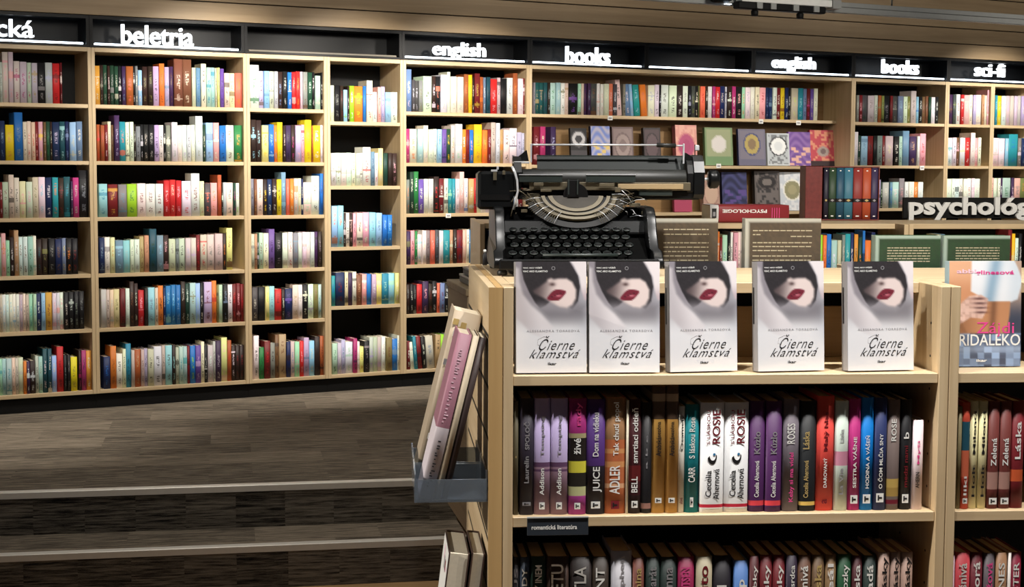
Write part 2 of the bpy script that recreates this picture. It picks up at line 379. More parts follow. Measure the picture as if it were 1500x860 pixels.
# books of the wall: bay -> [(shelf index, x0, y, height px, tokens)]
ROWS = {
0: [(0, 0, 120, 59, "i4 i9^14:p i7.5^14:p i9^2:P i10.5:P i6.5:P i9:D k11:g i11:u r11:R R3"),
    (1, 0, 205, 57, "B8:n y13^-5:Y b13^14:n c6:k c6:r c6:r R5:p p7:y d4 E6:e K3 B11:u T8:s B6:n s10:c n9:w"),
    (2, 0, 290, 53, "R4 i9:R c8^11:k c8^6:k c9.5:p c9.5:p c9^6:q w10^6:s B10^6:w t9^6:o K8^6:R T10^6:t V3 P9^6:i k15^16:g"),
    (3, 0, 370, 57, "m2 p7^5:o m6^-5:k K6:w D7^10:c w6:d w7:d m8:e w5:m K8^-4:T K9^-4:q k10^-4:g B10^-4:d n6^-4:y k9^-4:o k9^-4:R"),
    (4, 0, 455, 55, "i4:n w5:s w5:s w5:s w5:s w5:n i5:n w4 i5 m6:t m5:t B7:w s6:n Y10:R w6:p w5:p w6:p k7:w k8:i k7:g k8:g"),
    (5, 0, 550, 54, "m4:t m6:t m8:t c5:k i5:k c7:i o4.5^-6 V5^-6 K8^-6:w i5^2:k m6:q T7^11:w T6^11:w s7.5:c r10^13:R k5:g k5:g y10^-4:q _2 K4^5:P P7^5:V Y8^5:c")],
1: [(0, 138.7, 125, 57, "Y8:c K5:g E6:g K4 E6:g E6:i k5 V6:n O11:a k3 g4:w s6^-5:w K8:q K8:q u9:k o8^4:O u7:n V6:d d13.5^12:c d13.5^12:c c6:i n7:b w8^5:k m7:t m6:t c3 Q4:Y v6:V c8^-7:k c8^-7:d a17^-7:o"),
    (1, 142.5, 205, 53, "O5:r O6:r R5 c5^4:D d4 V8^14:u t9^4:a w6^4:k w6^4:k K3 g7^-2:k k4 k8:i k8:i u7:k w7:k k3 g7:w _1 w9^4:i w7:i w7:u w6 w6:i w11^14:i E4 s11^4:n p9^4:w b10:B w12:d e13:Y"),
    (2, 145.2, 290, 48, "s13:t R15:Y g13:n l15:e w13:R w14:R w12:R r9^5:p r9^5:p r8^5:p w14^4:r w13^14:R c7^3:D G9:a p10:o O6^12:r K2 i5:u w10:K E4:P w5:l"),
    (3, 146, 375, 53, "B8:n w8:g c7:Y n12^-5:s s10^-5:m w6^-5:g w8^-5:g D7:d D7:d T11^10:E n10:s K8:p i10^-5:g g5^-5 i9^-5:k i8^-5:u i8^-5:u R6:r i10:r i11:g i12:g K5:o Q9^8:R"),
    (4, 148.3, 450, 56, "i8:u i5 c6:i Q9:q R8:k w6:i K7^10:d K6^8:i r9^-3:p K5:V s10:n c5 o8^2:K B3 b8^2:s b7^2:s b7^2:s K7^6:i E6^4 m9^4:q s7^4:m k5^4 u12^5:R o7^5:r q3 m6:w k7:n w7:k R6:r R6:p R6:r"),
    (5, 152, 540, 55, "B10^-7:b o9^8:O w9^-4:k w5^2 t8^10:T i5 O9:D i5:k u5 i9:k w12^3:k i5^3 s10^3:K K5^3:s i5 m6:t m6:t R4:K b8:l v8:u w5^5:k k5 i8:w i4^5 V8^5:i Q9^10:c O6^4:r K6^-3:w K6^-3:R K8^-3:R E3")],
2: [(0, 366, 130, 54, "w14^9:e u7:d s8:n i7:K i6:k K7:n k7:i b6:w r6:p r6:o u4 g7:d E7:m k4 m8^-5:c _1 k3"),
    (1, 368, 210, 54, "K8^7:s K8^7:s Q10:y b8:s o5:t y8^4:Y K4 V8:k K6:P u9:p p5:R y10^8:Y O2 y11:w w5:n"),
    (2, 368, 290, 53, "g5 d4:Y w9:d K6:y B7:w K7:i y7:k n7^9:s a5:g o6:c c6:o c5:o B3 w12^-5:m w12^3:k b7^6:B"),
    (3, 368.5, 365, 52, "i5:g D4:d E3 m6:R w8:B v9^5:V k11:g w8:i w7:r g8:n w6:i w6:i w6:i w6:i V5:k K6:g"),
    (4, 370, 440, 50, "G9:i k10:K Q6:l s8:n r10^-5:R K5^-5:w B11^-5:v c9:D w6:i k8:w w8:u q7:d m5:t"),
    (5, 372.5, 525, 52, "w8^12:k e7^-6:E R9^4:r g7:k d6^12:K D11^12:d B6:K i6:n m7:c r6:p u8^4:n s8:c K8^5:k O6^5:k")],
3: [(0, 484.5, 150, 52, "w6:g k8:g K5:R s6^-5:l K3 l7:w o13:y b5:t w9^8:r w7^-8:g p5:r u6:b s9^-8:n w10^-8:k"),
    (1, 485, 250, 48, "w8:q w7:q w8:i w8:i w6 w6 w4:k w12^8:r n6^2:B w5:r Q7^6:c E7:T K6:k K7:p"),
    (2, 486, 335, 49, "s9^11:o s9^11:o K4 w5:K K5:p p5:K w9:k p10:w s10:n s9:n b7^-4:s b7^-4:s"),
    (3, 486, 425, 45, "t6:b B14^4:R c5^4 V6^3:k w6^4 d8:D p7:w b7:t u7:w Q8:c t10:m s9:m Q7:w b8:B"),
    (4, 487, 525, 46, "m8:e u6:w u6^4:n w11:m P6^5:V w4 Q6^-8:Y k8:g i6^5:u i6^5:u i6^5:u w6^5:i q9^3:d b8:n w7^5:k")],
4: [(0, 596, 140, 52, "n8^10:w G5^-6:w G5^-6:w g6^-6:q w13:k K6 k7:a w10^2:c w5^8:m w9:i w10:i O7^5:o y6^3:Y K3 R8^6:Y O5:o n4:w T6:k r10^-2:p i5:k k9:K w9:g O7^8:o w8:i R2.5"),
    (1, 596, 215, 49, "P5:p c11:o m9:w w7^5:u w8:i w5 s7:b v7:B E6:y c6^6:o w11^8:m o6:w R5:k b6:p y12^8:Y o8:Y R5:i i7^10:G w6^10:g D5:o w9:k w11^3:B u7^-4:B u7^-4:B"),
    (2, 596, 290, 50, "g5:o E6^10:w e7^12:w v8:w w7:i w7:i K8^3:r R7:w w6 t6:m t5:m w6:g p7^11:w w6:b D8:i r4 w6:k w7:r w8 k6 w7:b R6 c8:k n7 w6 R7"),
    (3, 596, 365, 49, "V6:q p6:k e4 w7^-5:s w6:Q g6:K a7:p G6:n w6 t10:m D5:c K5 R9:V p5:c w4 b6:w k7 c8 n7:w R6 w8"),
    (4, 596, 440, 43, "K5:g k5:w k5:g r8:R V9^4:p K6:R k7^3:w a4 n7:R k6 w6 c7 b6:w"),
    (5, 597, 522, 48, "R5^-6 w6~^-8:i t5~:m R7~:K k6~:w i12~:n D8:k l5:y t6:b w6 k7 c8")],
5: [(0, 782, 145, 46, "g3 T6:D T6:D T6:V K4:m m8:e m7:w w6:q c6:D k13:v m5:d c4 V5:R V5:n G9:d w5:p w5:p c8:w a6:p G6 w8~^6 g4 n8~:w s5~ t10~:s o10~:a w10:u w7:G k2 w11:k w12:k K9 w8:g k4:u G6:q k5 q2 a8:r K4 w6 P5:p r7:c B7:c u3 K7 P6:w k9:p m5:o w8:u w6:i c7 p9:r B5:n B5:n w6:V R6 y6:R B5 k4 c10:Q t8:s n5 R5:P v5 w6")],
6: [(0, 1255, 158, 39, "g4 R5:p G8:E i10:g i5 O5:q q4 k9:g R4:K G7:g n8:s w6 q5:c i8^8:g s4:b k5 d5:R d4 E4:k w6:m k5"),
    (1, 1252, 222, 43, "w6^6:u E4 s10:n R8:k k6:G g8:k R4 i12:c k8 m5:E n10^8:n V11:D w4 p9^4:r"),
    (2, 1255, 285, 38, "k6 n6:w R5 c7 k6 u6^4 E3 i10:w n4:b m10:w g8^5:p w6:q w8:m o6:c w8:i")],
7: [(0, 1391, 160, 43, "V6:d G5:q w6:r r5:w p8:c w5:g u5 w8:i D4:R c4 p5^8:w"),
    (1, 1388, 220, 41, "w8:t w6:V d5:p w8:Q r7:w w7^8:p p5:w w5"),
    (2, 1387, 280, 42, "w8:u w5:G w6:k w6:k w6:i w6:r w5:i w8:i")],
8: [(0, 1458, 160, 43, "t4:s y6:Q w7:u i6:u i6 u5 i5 u6 w6 c6"),
    (1, 1454, 220, 41, "w10:i w9:i s5 t14^6:b g5:w B7:n s8 w6"),
    (2, 1453, 280, 42, "p4 w5:c w4 V4 m12:e V4 p9:g q10:Y k6")]}
SHN6 = ['top shelf', 'second shelf', 'third shelf', 'fourth shelf', 'fifth shelf', 'bottom shelf']
for k, rows in ROWS.items():
    where, shelves = bays[k]
    lv = shelves+[ZB]
    for si, x0, y, base, toks in rows:
        nm = 'bottom shelf' if si == len(lv)-1 else SHN6[si]
        ph = 'on the %s %s' % (nm, where)
        row(WALL, 0.165 if k == 5 else 0.012, lv[si]+0.0006, y, x0, base, toks, ph, bx[k]+0.0205, bx[k+1]-0.0205, 0.15, 'books '+ph)
# ------------------------------------------------------------------ shell: floors, steps, walls, bulkhead
def carpet(name, dark, light, axes, tile, tint):
    m, nt, b = new_mat(name)
    co = nt.nodes.new('ShaderNodeTexCoord'); sp = nt.nodes.new('ShaderNodeSeparateXYZ'); L(nt, co.outputs['Object'], sp.inputs[0])
    cb = nt.nodes.new('ShaderNodeCombineXYZ'); L(nt, sp.outputs[axes[0]], cb.inputs[0]); L(nt, sp.outputs[axes[1]], cb.inputs[1])
    br = N(nt, 'ShaderNodeTexBrick', Scale=1.0); br.inputs['Color1'].default_value = (0, 0, 0, 1); br.inputs['Color2'].default_value = (1, 1, 1, 1)
    br.inputs['Mortar Size'].default_value = 0.0; br.inputs['Brick Width'].default_value = tile[0]; br.inputs['Row Height'].default_value = tile[1]; br.offset = 0.37
    L(nt, cb.outputs[0], br.inputs['Vector'])
    mp = nt.nodes.new('ShaderNodeMapping'); mp.inputs['Scale'].default_value = (7, 120, 1); L(nt, cb.outputs[0], mp.inputs['Vector'])
    off = nt.nodes.new('ShaderNodeVectorMath'); off.operation = 'ADD'; L(nt, mp.outputs[0], off.inputs[0])
    sc_ = nt.nodes.new('ShaderNodeVectorMath'); sc_.operation = 'SCALE'; L(nt, br.outputs['Color'], sc_.inputs[0]); sc_.inputs['Scale'].default_value = 37.0; L(nt, sc_.outputs[0], off.inputs[1])
    n1 = N(nt, 'ShaderNodeTexNoise', Scale=1.0, Detail=4.0, Roughness=0.7); L(nt, off.outputs[0], n1.inputs['Vector'])
    n2 = N(nt, 'ShaderNodeTexNoise', Scale=420.0, Detail=2.0); L(nt, cb.outputs[0], n2.inputs['Vector'])
    f = math_node(nt, 'ADD', math_node(nt, 'MULTIPLY', math_node(nt, 'SUBTRACT', n1.outputs['Fac'], 0.5), 3.0), 0.30)
    f = math_node(nt, 'ADD', f, math_node(nt, 'MULTIPLY', br.outputs['Color'], tint))
    f = math_node(nt, 'ADD', f, math_node(nt, 'MULTIPLY', math_node(nt, 'SUBTRACT', n2.outputs['Fac'], 0.5), 1.5), True)
    L(nt, mixc(nt, f, lin(dark), lin(light)), b.inputs['Base Color']); b.inputs['Roughness'].default_value = 0.95; b.inputs['Specular IOR Level'].default_value = 0.1
    bp = N(nt, 'ShaderNodeBump', Strength=0.5, Distance=0.004); L(nt, n2.outputs['Fac'], bp.inputs['Height']); L(nt, bp.outputs['Normal'], b.inputs['Normal'])
    return m
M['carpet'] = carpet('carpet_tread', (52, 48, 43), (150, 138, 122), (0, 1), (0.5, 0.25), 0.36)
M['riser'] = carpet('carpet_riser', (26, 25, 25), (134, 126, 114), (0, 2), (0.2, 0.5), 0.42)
M['planks'] = wood('oak_floor', (150, 116, 78), (180, 146, 104), 'x', 0.4)
M['ceil'] = plain('ceiling_paint', (92, 88, 82), 0.8)
M['dwall'] = plain('dark_wall_paint', (60, 54, 48), 0.8)
FA = STEPA
ST = Frame(-2.04, 6.131, FA)
MIDZ = 0.168
def structure(name, mb, frame=None):
    o = mb.build(name)
    if frame: o.location = frame.o; o.rotation_euler = (0, 0, frame.a)
    o['kind'] = 'structure'; return o
XE = 1.84
p = MB(); p.box(-7, 9, -9, 9, -0.06, 0.0, M['planks']); structure('floor', p)
p = MB(); p.box(-4, XE, 0.0, 0.9, 0.001, FLOOR_Z, M['carpet']); p.box(-4, 9.5, 0.9005, 7.5, 0.001, FLOOR_Z, M['carpet']); structure('floor_upper', p, ST)
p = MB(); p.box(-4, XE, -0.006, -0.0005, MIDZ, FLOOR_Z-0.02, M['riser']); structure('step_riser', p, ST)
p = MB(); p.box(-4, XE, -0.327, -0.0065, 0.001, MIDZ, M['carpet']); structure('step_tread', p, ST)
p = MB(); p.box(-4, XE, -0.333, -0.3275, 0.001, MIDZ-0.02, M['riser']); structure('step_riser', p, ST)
for i, (yy, zz) in enumerate(((0, FLOOR_Z), (-0.327, MIDZ))):
    p = MB(); p.prism([(yy-0.010, zz-0.024), (yy-0.004, zz-0.024), (yy-0.004, zz+0.0005), (yy+0.03, zz+0.0005), (yy+0.03, zz+0.003), (yy-0.007, zz+0.003), (yy-0.010, zz)], -4, XE, M['alu'])
    structure('trim_%d' % (i+1), p, ST)
p = MB(); p.box(bx[0]-2, bx[-1]+3, DEPTH+0.002, DEPTH+0.08, FLOOR_Z, 3.1, M['dwall']); structure('wall_back', p, WALL)
p = MB(); p.box(-7, 9, -9, 16, 3.1, 3.2, M['ceil']); structure('ceiling', p)
ZS = CAMZ+0.786
p = MB(); zz = ZS
for hgt in (0.105, 0.109, 0.109, 0.109, 0.106):
    p.box(bx[0]-0.3, bx[-1]+1.2, 0, 0.02, zz+0.003, zz+hgt-0.003, M['bulk'], bev=0.0015); zz += hgt
p.box(bx[0]-0.3, bx[-1]+1.2, 0.021, 0.04, ZS+0.0005, 3.099, M['black']); structure('wall_bulkhead', p, WALL)
# ------------------------------------------------------------------ the lit sign boxes above the bookcases
sb = [bx[0]] + [U(x, y) for x, y in ((131, 50), (358, 58), (589, 74), (776.5, 78), (947.5, 84), (1104, 92), (1250.5, 98), (1390, 104), (1535, 108))]
signs = [('cká', -6, 49.5, 28.4, 54.5), ('beletria', 178, 283, 38, 66.5), (None,), ('english', 634, 711, 62, 88.5), ('books', 829, 893, 69, 94), (None,), ('english', 1131, 1194, 83, 106), ('books', 1292, 1345, 88, 108.5), ('sci-fi', 1428, 1471, 93, 112.5)]
slab = ['black sign box with lit white letters cká at the near end', 'black sign box with lit white word beletria', 'long unlit empty black sign box above the two narrow bays', 'black sign box with lit word english next to the unlit box',
        'black sign box with lit word books above the typewriter', 'lit black sign box without any word', 'black sign box with lit word english beside the wordless lit box', 'black sign box with lit word books beside the sci-fi sign', 'black sign box with lit word sci-fi']
for k, sg in enumerate(signs):
    w = sb[k+1]-sb[k]; z0, z1 = ZT+0.001, ZS-0.001; e = 0.0007
    t = tag(empty('sign_box', WALL.pt(sb[k], 0, 0), WALL.a), slab[k], 'sign', 'sign boxes over the wall bookcases')
    m = M['signblack']; p = MB()
    p.box(e, w-e, 0, 0.18, z0, z0+0.012, m); p.box(e, w-e, 0, 0.18, z1-0.016, z1, m)
    p.box(e, 0.018, 0, 0.18, z0+0.0125, z1-0.0165, m); p.box(w-0.018, w-e, 0, 0.18, z0+0.0125, z1-0.0165, m); p.box(e, w-e, 0.1805, 0.19, z0, z1, m)
    p.build('casing', t)
    p = MB(); p.box(0.03, w-0.03, 0.012, 0.032, z0+0.0125, z0+0.0125+0.011, M['ledoff'] if k == 2 else M['led'], bev=0.002); p.build('light_strip', t)
    if sg[0]:
        u0, zb, _ = WALL.hit(sg[1], sg[4], 0.06); u1 = WALL.hit(sg[2], sg[4], 0.06)[0]
        zt = WALL.hit((sg[1]+sg[2])/2, sg[3], 0.06)[1]; zb = WALL.hit((sg[1]+sg[2])/2, sg[4], 0.06)[1]
        me = fit_text('lettering', sg[0], M['letter'], t, (u0-sb[k], 0.06, zb), FRONT, u1-u0, zt-zb, extrude=0.012, bold=0.010, align='LEFT')
        me.location.x -= min(v.co.x for v in me.data.vertices)*me.scale.x; me.location.z -= min(v.co.y for v in me.data.vertices)*me.scale.y
# ------------------------------------------------------------------ track lighting under the ceiling
RO = -1.0
zr = WALL.hit(1500, 37, RO)[1]; ur0, ur1 = bx[3]-0.5, bx[-1]+0.8
t = tag(empty('light_track', WALL.pt(ur0, RO, 0), WALL.a), 'long grey metal lighting track hanging below the ceiling', 'light track')
p = MB(); Lr = ur1-ur0
p.box(0, Lr, -0.03, 0.03, zr+0.034, zr+0.062, M['grey'], bev=0.002); p.build('rail', t)
p = MB(); p.box(0, Lr, -0.024, 0.024, zr, zr+0.0335, M['grey'], bev=0.003); p.build('lower_channel', t)
for x in (0.6, 2.2, 3.8, 5.2):
    p = MB(); p.cyl((x, 0, zr+0.0622), (x, 0, 3.0995), 0.005, M['steel'], n=10); p.build('hanger', t)
u0 = WALL.hit(1080, 10, RO-0.05)[0]; u1 = WALL.hit(1212, 10, RO-0.05)[0]
t = tag(empty('track_spotlight', WALL.pt(u0, RO-0.095, 0), WALL.a), 'white ceiling spotlight housing with black lamp gear clipped to the grey track', 'spotlight')
w = u1-u0
p = MB(); p.box(0, w, 0, 0.06, zr+0.02, zr+0.06, M['signwhite'], bev=0.003); p.build('housing', t)
p = MB(); p.box(w*1.005, w*1.10, -0.005, 0.062, zr+0.012, zr+0.066, M['grey'], bev=0.003); p.build('end_cap', t)
p = MB(); p.box(-w*0.04, w*0.93, -0.002, 0.055, zr-0.022, zr+0.0195, M['black'], bev=0.006)
for f in (0.15, 0.3, 0.55, 0.78): p.box(w*f, w*(f+0.06), -0.012, -0.0025, zr-0.016, zr+0.018, M['grey'])
p.build('gear_tray', t)
for f in (0.16, 0.66):
    p = MB(); p.lathe([(-0.036, 0.016), (-0.034, 0.02), (-0.008, 0.022), (0.0, 0.014)], M['black'], 'z', (w*f, 0.02, zr-0.0225)); p.build('lamp_head', t)
p = MB(); p.lathe([(-0.10, 0.028), (-0.09, 0.033), (0.0, 0.03), (0.03, 0.015)], M['black'], 'x', (-w*0.14, 0.02, zr+0.035)); hd = p.build('lamp_head', t)
p = MB(); p.box(-w*0.17, -w*0.11, 0.0, 0.02, zr-0.003, zr+0.001, M['led'], bev=0.001); p.build('lens', hd)
# ------------------------------------------------------------------ books shown face-out
def cover_mesh(w, h, fn, nx, ny, name='front_cover'):
    """A printed front: a fine grid of vertices, each with the print's colour there. fn(u, v) -> rgb, v down from the top."""
    me = bpy.data.meshes.new(name); vs, fs, cs = [], [], []
    for j in range(ny+1):
        for i in range(nx+1):
            u, v = i/nx, j/ny; vs.append(((u-0.5)*w, 0, (1-v)*h)); cs.extend(lin(fn(u, v)))
    for j in range(ny):
        for i in range(nx):
            a = j*(nx+1)+i; fs.append((a, a+nx+1, a+nx+2, a+1))
    me.from_pydata(vs, [], fs); me.materials.append(M['print'])
    at = me.attributes.new('Col', 'FLOAT_COLOR', 'POINT'); at.data.foreach_set('color', cs); me.update()
    return me
def bound_book(mb, w, h, d, spine, back):
    """Closed book facing -y: spine on its left edge, pages showing on the other three."""
    t = 0.0022; k = M['book']; S, B = lin(spine), lin(back); A = (*S[:3], 0)
    mb.box(-w/2+0.0012, w/2, 0, t, 0, h, k, col=B, acc=A); mb.box(-w/2+0.0012, w/2, d-t, d, 0, h, k, col=B, acc=A)
    prof = [(-w/2+0.0012, 0), (-w/2-0.0006, d*0.12), (-w/2-0.0018, d*0.5), (-w/2-0.0006, d*0.88), (-w/2+0.0012, d), (-w/2+0.0026, d-t), (-w/2+0.0014, d*0.5), (-w/2+0.0026, t)]
    mb.prism(prof, 0, h, k, plane='xy', col=S, acc=A)
    mb.box(-w/2+0.003, w/2-0.004, t+0.0002, d-t-0.0002, 0.002, h-0.003, M['pages'], col=(0.7, 0.62, 0.48, 1))
def face_book(name, pos, ang, tilt, w, h, d, spine, back, cover, label, cat='book', group=None):
    t = empty(name, pos, 0); t.rotation_euler = (-tilt, 0, ang); t.location.z += d*math.sin(max(0, tilt))
    tag(t, label, cat, group)
    p = MB(); bound_book(p, w, h, d, spine, back); p.build('binding', t)
    place('front_cover', cover, t, (0, -0.0004, 0))
    return t
def sm(a, b, x): 
    x = max(0.0, min(1.0, (x-a)/(b-a))); return x*x*(3-2*x)
def mixr(a, b, f): return tuple(a[i]+(b[i]-a[i])*f for i in range(3))
def h2(i, j, s=0): 
    v = math.sin(i*127.1+j*311.7+s*74.7)*43758.5453; return v-math.floor(v)
def medal(bg, med, rim, inner, rx=0.3, ry=0.22, cy=0.42, frame=None, low=None, lowc=None, speck=None):
    def fn(u, v):
        c = bg
        if speck: c = mixr(c, speck[0], speck[1]*(h2(int(u*11), int(v*16)) > 0.62))
        if frame and (u < 0.08 or u > 0.92 or v < 0.05 or v > 0.95): c = frame
        q = ((u-0.5)/rx)**2+((v-cy)/ry)**2
        if q < 1.35: c = rim
        if q < 1.0: c = med
        if q < 0.3 and inner: c = inner
        if low and v > low: c = lowc
        return c
    return fn
def streaks(c0, c1, c2):
    def fn(u, v):
        f = 0.5+0.5*math.sin(v*26+5*math.sin(u*5)+3*u); c = mixr(c0, c1, f*0.8)
        if v > 0.45 and h2(int(u*9), int(v*13), 3) > 0.72: c = c2
        return c
    return fn
FO = [ # shelf index, x0, x1, top y, base y, thickness, spine, cover, label
 (1, 834, 857, 186, 240, .03, (30, 28, 30), medal((36, 34, 36), (196, 194, 196), (90, 88, 92), (60, 58, 62), .4, .2, .3, low=.6, lowc=(70, 66, 70)), 'small black book with silver plate propped behind the typewriter rod, nearest the purple spine'),
 (1, 864, 891, 183, 240, .035, (34, 36, 60), streaks((120, 140, 210), (208, 196, 200), (228, 200, 120)), 'blue and cream patterned book standing face-out behind the typewriter'),
 (1, 895, 925, 184, 240, .04, (48, 34, 38), medal((140, 122, 120), (160, 142, 138), (118, 100, 100), (130, 112, 110), .34, .3, .5, frame=(110, 92, 92)), 'greyish brown embossed book face-out behind the typewriter'),
 (1, 941, 965, 185, 240, .035, (30, 24, 26), medal((74, 58, 62), (92, 74, 78), (52, 40, 44), None, .34, .32, .5, frame=(40, 32, 34)), 'small dark plum-brown book face-out behind the rubber end of the rod'),
 (1, 988, 1018, 181, 240, .05, (150, 84, 90), medal((216, 152, 142), (176, 78, 116), (200, 120, 126), (168, 70, 108), .36, .28, .52, speck=((228, 178, 160), .7)), 'salmon pink book with a magenta oval, face-out'),
 (1, 1031, 1070, 184, 240, .03, (110, 136, 96), medal((158, 164, 128), (222, 216, 212), (206, 204, 190), None, .24, .2, .44, frame=(124, 146, 104), low=.78, lowc=(116, 146, 104)), 'pale green book with a plain white disc on its cover'),
 (1, 1080, 1118, 186, 240, .03, (32, 44, 92), medal((128, 122, 136), (184, 164, 98), (70, 78, 124), (140, 118, 90), .27, .27, .42, frame=(118, 114, 132), low=.82, lowc=(108, 106, 128)), 'navy-spined book with a gold medallion cover'),
 (1, 1122, 1153, 192, 240, .03, (176, 182, 186), medal((188, 194, 198), (238, 240, 240), (48, 50, 54), (222, 226, 228), .34, .26, .4, frame=(196, 202, 206), speck=((60, 62, 66), .5)), 'silver book with ornate black and white cover'),
 (1, 1153.6, 1184, 190, 240, .03, (112, 78, 148), streaks((112, 76, 150), (150, 112, 176), (226, 176, 160)), 'purple book with wavy lines beside the red floral one'),
 (1, 1185, 1221, 187, 240, .03, (122, 36, 48), medal((196, 74, 86), (170, 156, 148), (206, 120, 116), (120, 100, 100), .22, .14, .6, low=.86, lowc=(52, 34, 38), speck=((230, 168, 126), .8)), 'red floral book with a grey emblem, last in its face-out row'),
 (2, 985, 1010, 262, 312, .03, (120, 40, 62), medal((170, 66, 96), (196, 110, 128), (150, 50, 82), None), 'raspberry red book half hidden below the typewriter carriage'),
 (2, 1028, 1051, 258, 312, .05, (150, 120, 108), medal((176, 142, 128), (196, 166, 146), (158, 124, 112), None, .4, .3, .5), 'dull pink-brown book behind the typewriter knob'),
 (2, 1056, 1091, 254, 312, .035, (26, 26, 46), streaks((34, 36, 70), (74, 76, 128), (92, 74, 140)), 'midnight blue book with violet swirls on the lower face-out row'),
 (2, 1104, 1139, 253, 312, .04, (44, 40, 40), medal((112, 104, 102), (40, 36, 38), (88, 80, 78), (120, 112, 108), .36, .16, .28, frame=(96, 88, 86), speck=((40, 38, 40), .8)), 'dark grey book with black ornaments on the lower face-out row'),
 (2, 1141, 1175, 255, 312, .03, (190, 198, 206), medal((204, 210, 218), (150, 146, 112), (240, 238, 226), (168, 160, 124), .32, .24, .46, speck=((238, 238, 240), .7)), 'silvery white book with a sunburst emblem beside the box set')]
for si, x0, x1, yt, yb, d, spc, fn, lab in FO:
    off = 0.20; zs = S5W[si]+0.0006
    u0, _, t0 = WALL.hit(x0, (yt+yb)/2, off); u1 = WALL.hit(x1, (yt+yb)/2, off)[0]; h = (yb-yt)*t0/FPX*0.99
    w = (u1-u0)*0.97
    face_book('display_book', WALL.pt((u0+u1)/2, off-0.03, zs), WALL.a-0.10, 0.10, w, h, d, spc, spc, cover_mesh(w, h, fn, 24, 32), lab, 'book', 'face-out books in the wide bay')
row(WALL, 0.19, S5W[1]+0.0006, 210, 783, 55, 'R9:p P8:c _7 V8:u', 'on the second shelf below the first books sign', bx[5]+0.02, bx[6], 0.1, 'books on the second shelf below the first books sign')
for x, y, lab in ((657, 316, 'below the first english bay books'), (894, 173, 'under the first books sign, near its dark end'), (1115, 178, 'in the middle of the wide bay'), (1170, 180, 'toward the end of the wide bay'), (1351, 246, 'below the second books sign'), (1053, 243, 'under the pale green face-out book')):
    off = 0.0 if x in (657, 1351) else 0.15
    u, z, t0 = WALL.hit(x, y, off-0.004); s = 4.2*t0/FPX
    p = MB(); p.box(-s, s, -0.003, -0.0005, -s*0.75, s*0.75, M['signwhite'], bev=0.0006); p.box(-s*0.6, s*0.6, -0.0038, -0.0031, -s*0.3, s*0.2, M['greyp'])
    o = p.build('shelf_tag'); o.location = WALL.pt(u, off, z); o.rotation_euler = (0, 0, WALL.a)
    tag(o, 'tiny white tag on the shelf edge '+lab, 'price tag', 'price tags on the shelf edges')
# ------------------------------------------------------------------ front bookcase (two units side by side)
HT = CAMZ-0.2234; Z1 = CAMZ-0.390; Z2 = CAMZ-0.6586; Z3 = 0.705; Z4 = 0.42; UD = 0.69
def gondola(frame, x0, x1, label, tops=HT, z1=Z1, z2=Z2, z3=Z3, slat=None, stop=True, group=None, name='display_bookcase', tf=0.123):
    t = tag(empty(name, frame.pt(0, 0, 0), frame.a), label, 'bookcase', group)
    sd = 0.0195; e = 0.0006
    for a, b in ((x0+e, x0+sd), (x1-sd, x1-e)):
        p = MB(); p.box(a, b, 0, UD, 0.001, tops, M['wood_z'], bev=0.0012)
        zz = 0.2
        while zz < tops-0.06:                                    # rows of shelf-pin holes
            for yy in (0.05, 0.2):
                xi = b+0.0004 if a < (x0+x1)/2 else a-0.0004
                p.cyl((xi-0.0003, yy, zz), (xi+0.0003, yy, zz), 0.0026, M['blackp'], n=8)
            zz += 0.032*2
        p.build('side_panel', t)
    a, b = x0+sd+e, x1-sd-e
    p = MB(); p.box(a, b, tf, UD-tf, tops-0.022, tops-0.0012, M['wood_x'], bev=0.001); p.build('top_board', t)
    for z in (z1, z2, z3, z3-0.285, 0.12):
        for y0, y1 in ((0.004, 0.333), (UD-0.333, UD-0.004)):
            p = MB(); p.box(a, b, y0, y1, z-0.019, z, M['wood_x'], bev=0.001); p.build('shelf', t)
    p = MB(); p.box(a, b, 0.334, UD-0.334, 0.10, tops-0.0225, M['black']); p.build('back_panel', t)
    p = MB(); p.box(a, b, 0.03, 0.045, 0.001, 0.10, M['black']); p.box(a, b, UD-0.045, UD-0.03, 0.001, 0.10, M['black']); p.build('plinth', t)
    if stop:
        p = MB(); p.box(a, b, 0.27, 0.285, z1+0.0005, z1+0.105, M['backwood']); p.build('back_stop', t)
    return t
XL, XM, XR = -0.0165, 0.8385, 1.72
main = gondola(UNIT, XL, XM, 'pale wood double-sided bookcase in front with typewriter and woman-cover books')
gondola(UNIT, XM, XR, 'second pale wood bookcase joined at its end, cut by the frame', stop=False)
p = MB()                                                          # slat wall on the outer end of the main unit
p.box(XL-0.012, XL-0.0006, 0.0035, UD, 0.06, HT-0.0005, M['edge']); p.box(XL-0.0265, XL-0.0006, 0.0, 0.003, 0.06, HT-0.0005, M['edge']); p.box(XL-0.0265, XL-0.0125, UD-0.003, UD, 0.06, HT-0.0005, M['edge'])
ztop = HT-0.001
while ztop > 0.15:
    p.box(XL-0.0265, XL-0.0125, 0.0035, UD-0.0035, ztop-0.089, ztop, M['wood_y'], bev=0.0006); p.box(XL-0.0268, XL-0.0122, 0.0035, UD-0.0035, ztop-0.0955, ztop-0.0893, M['slatgap']); ztop -= 0.096
p.build('slat_panel', main)
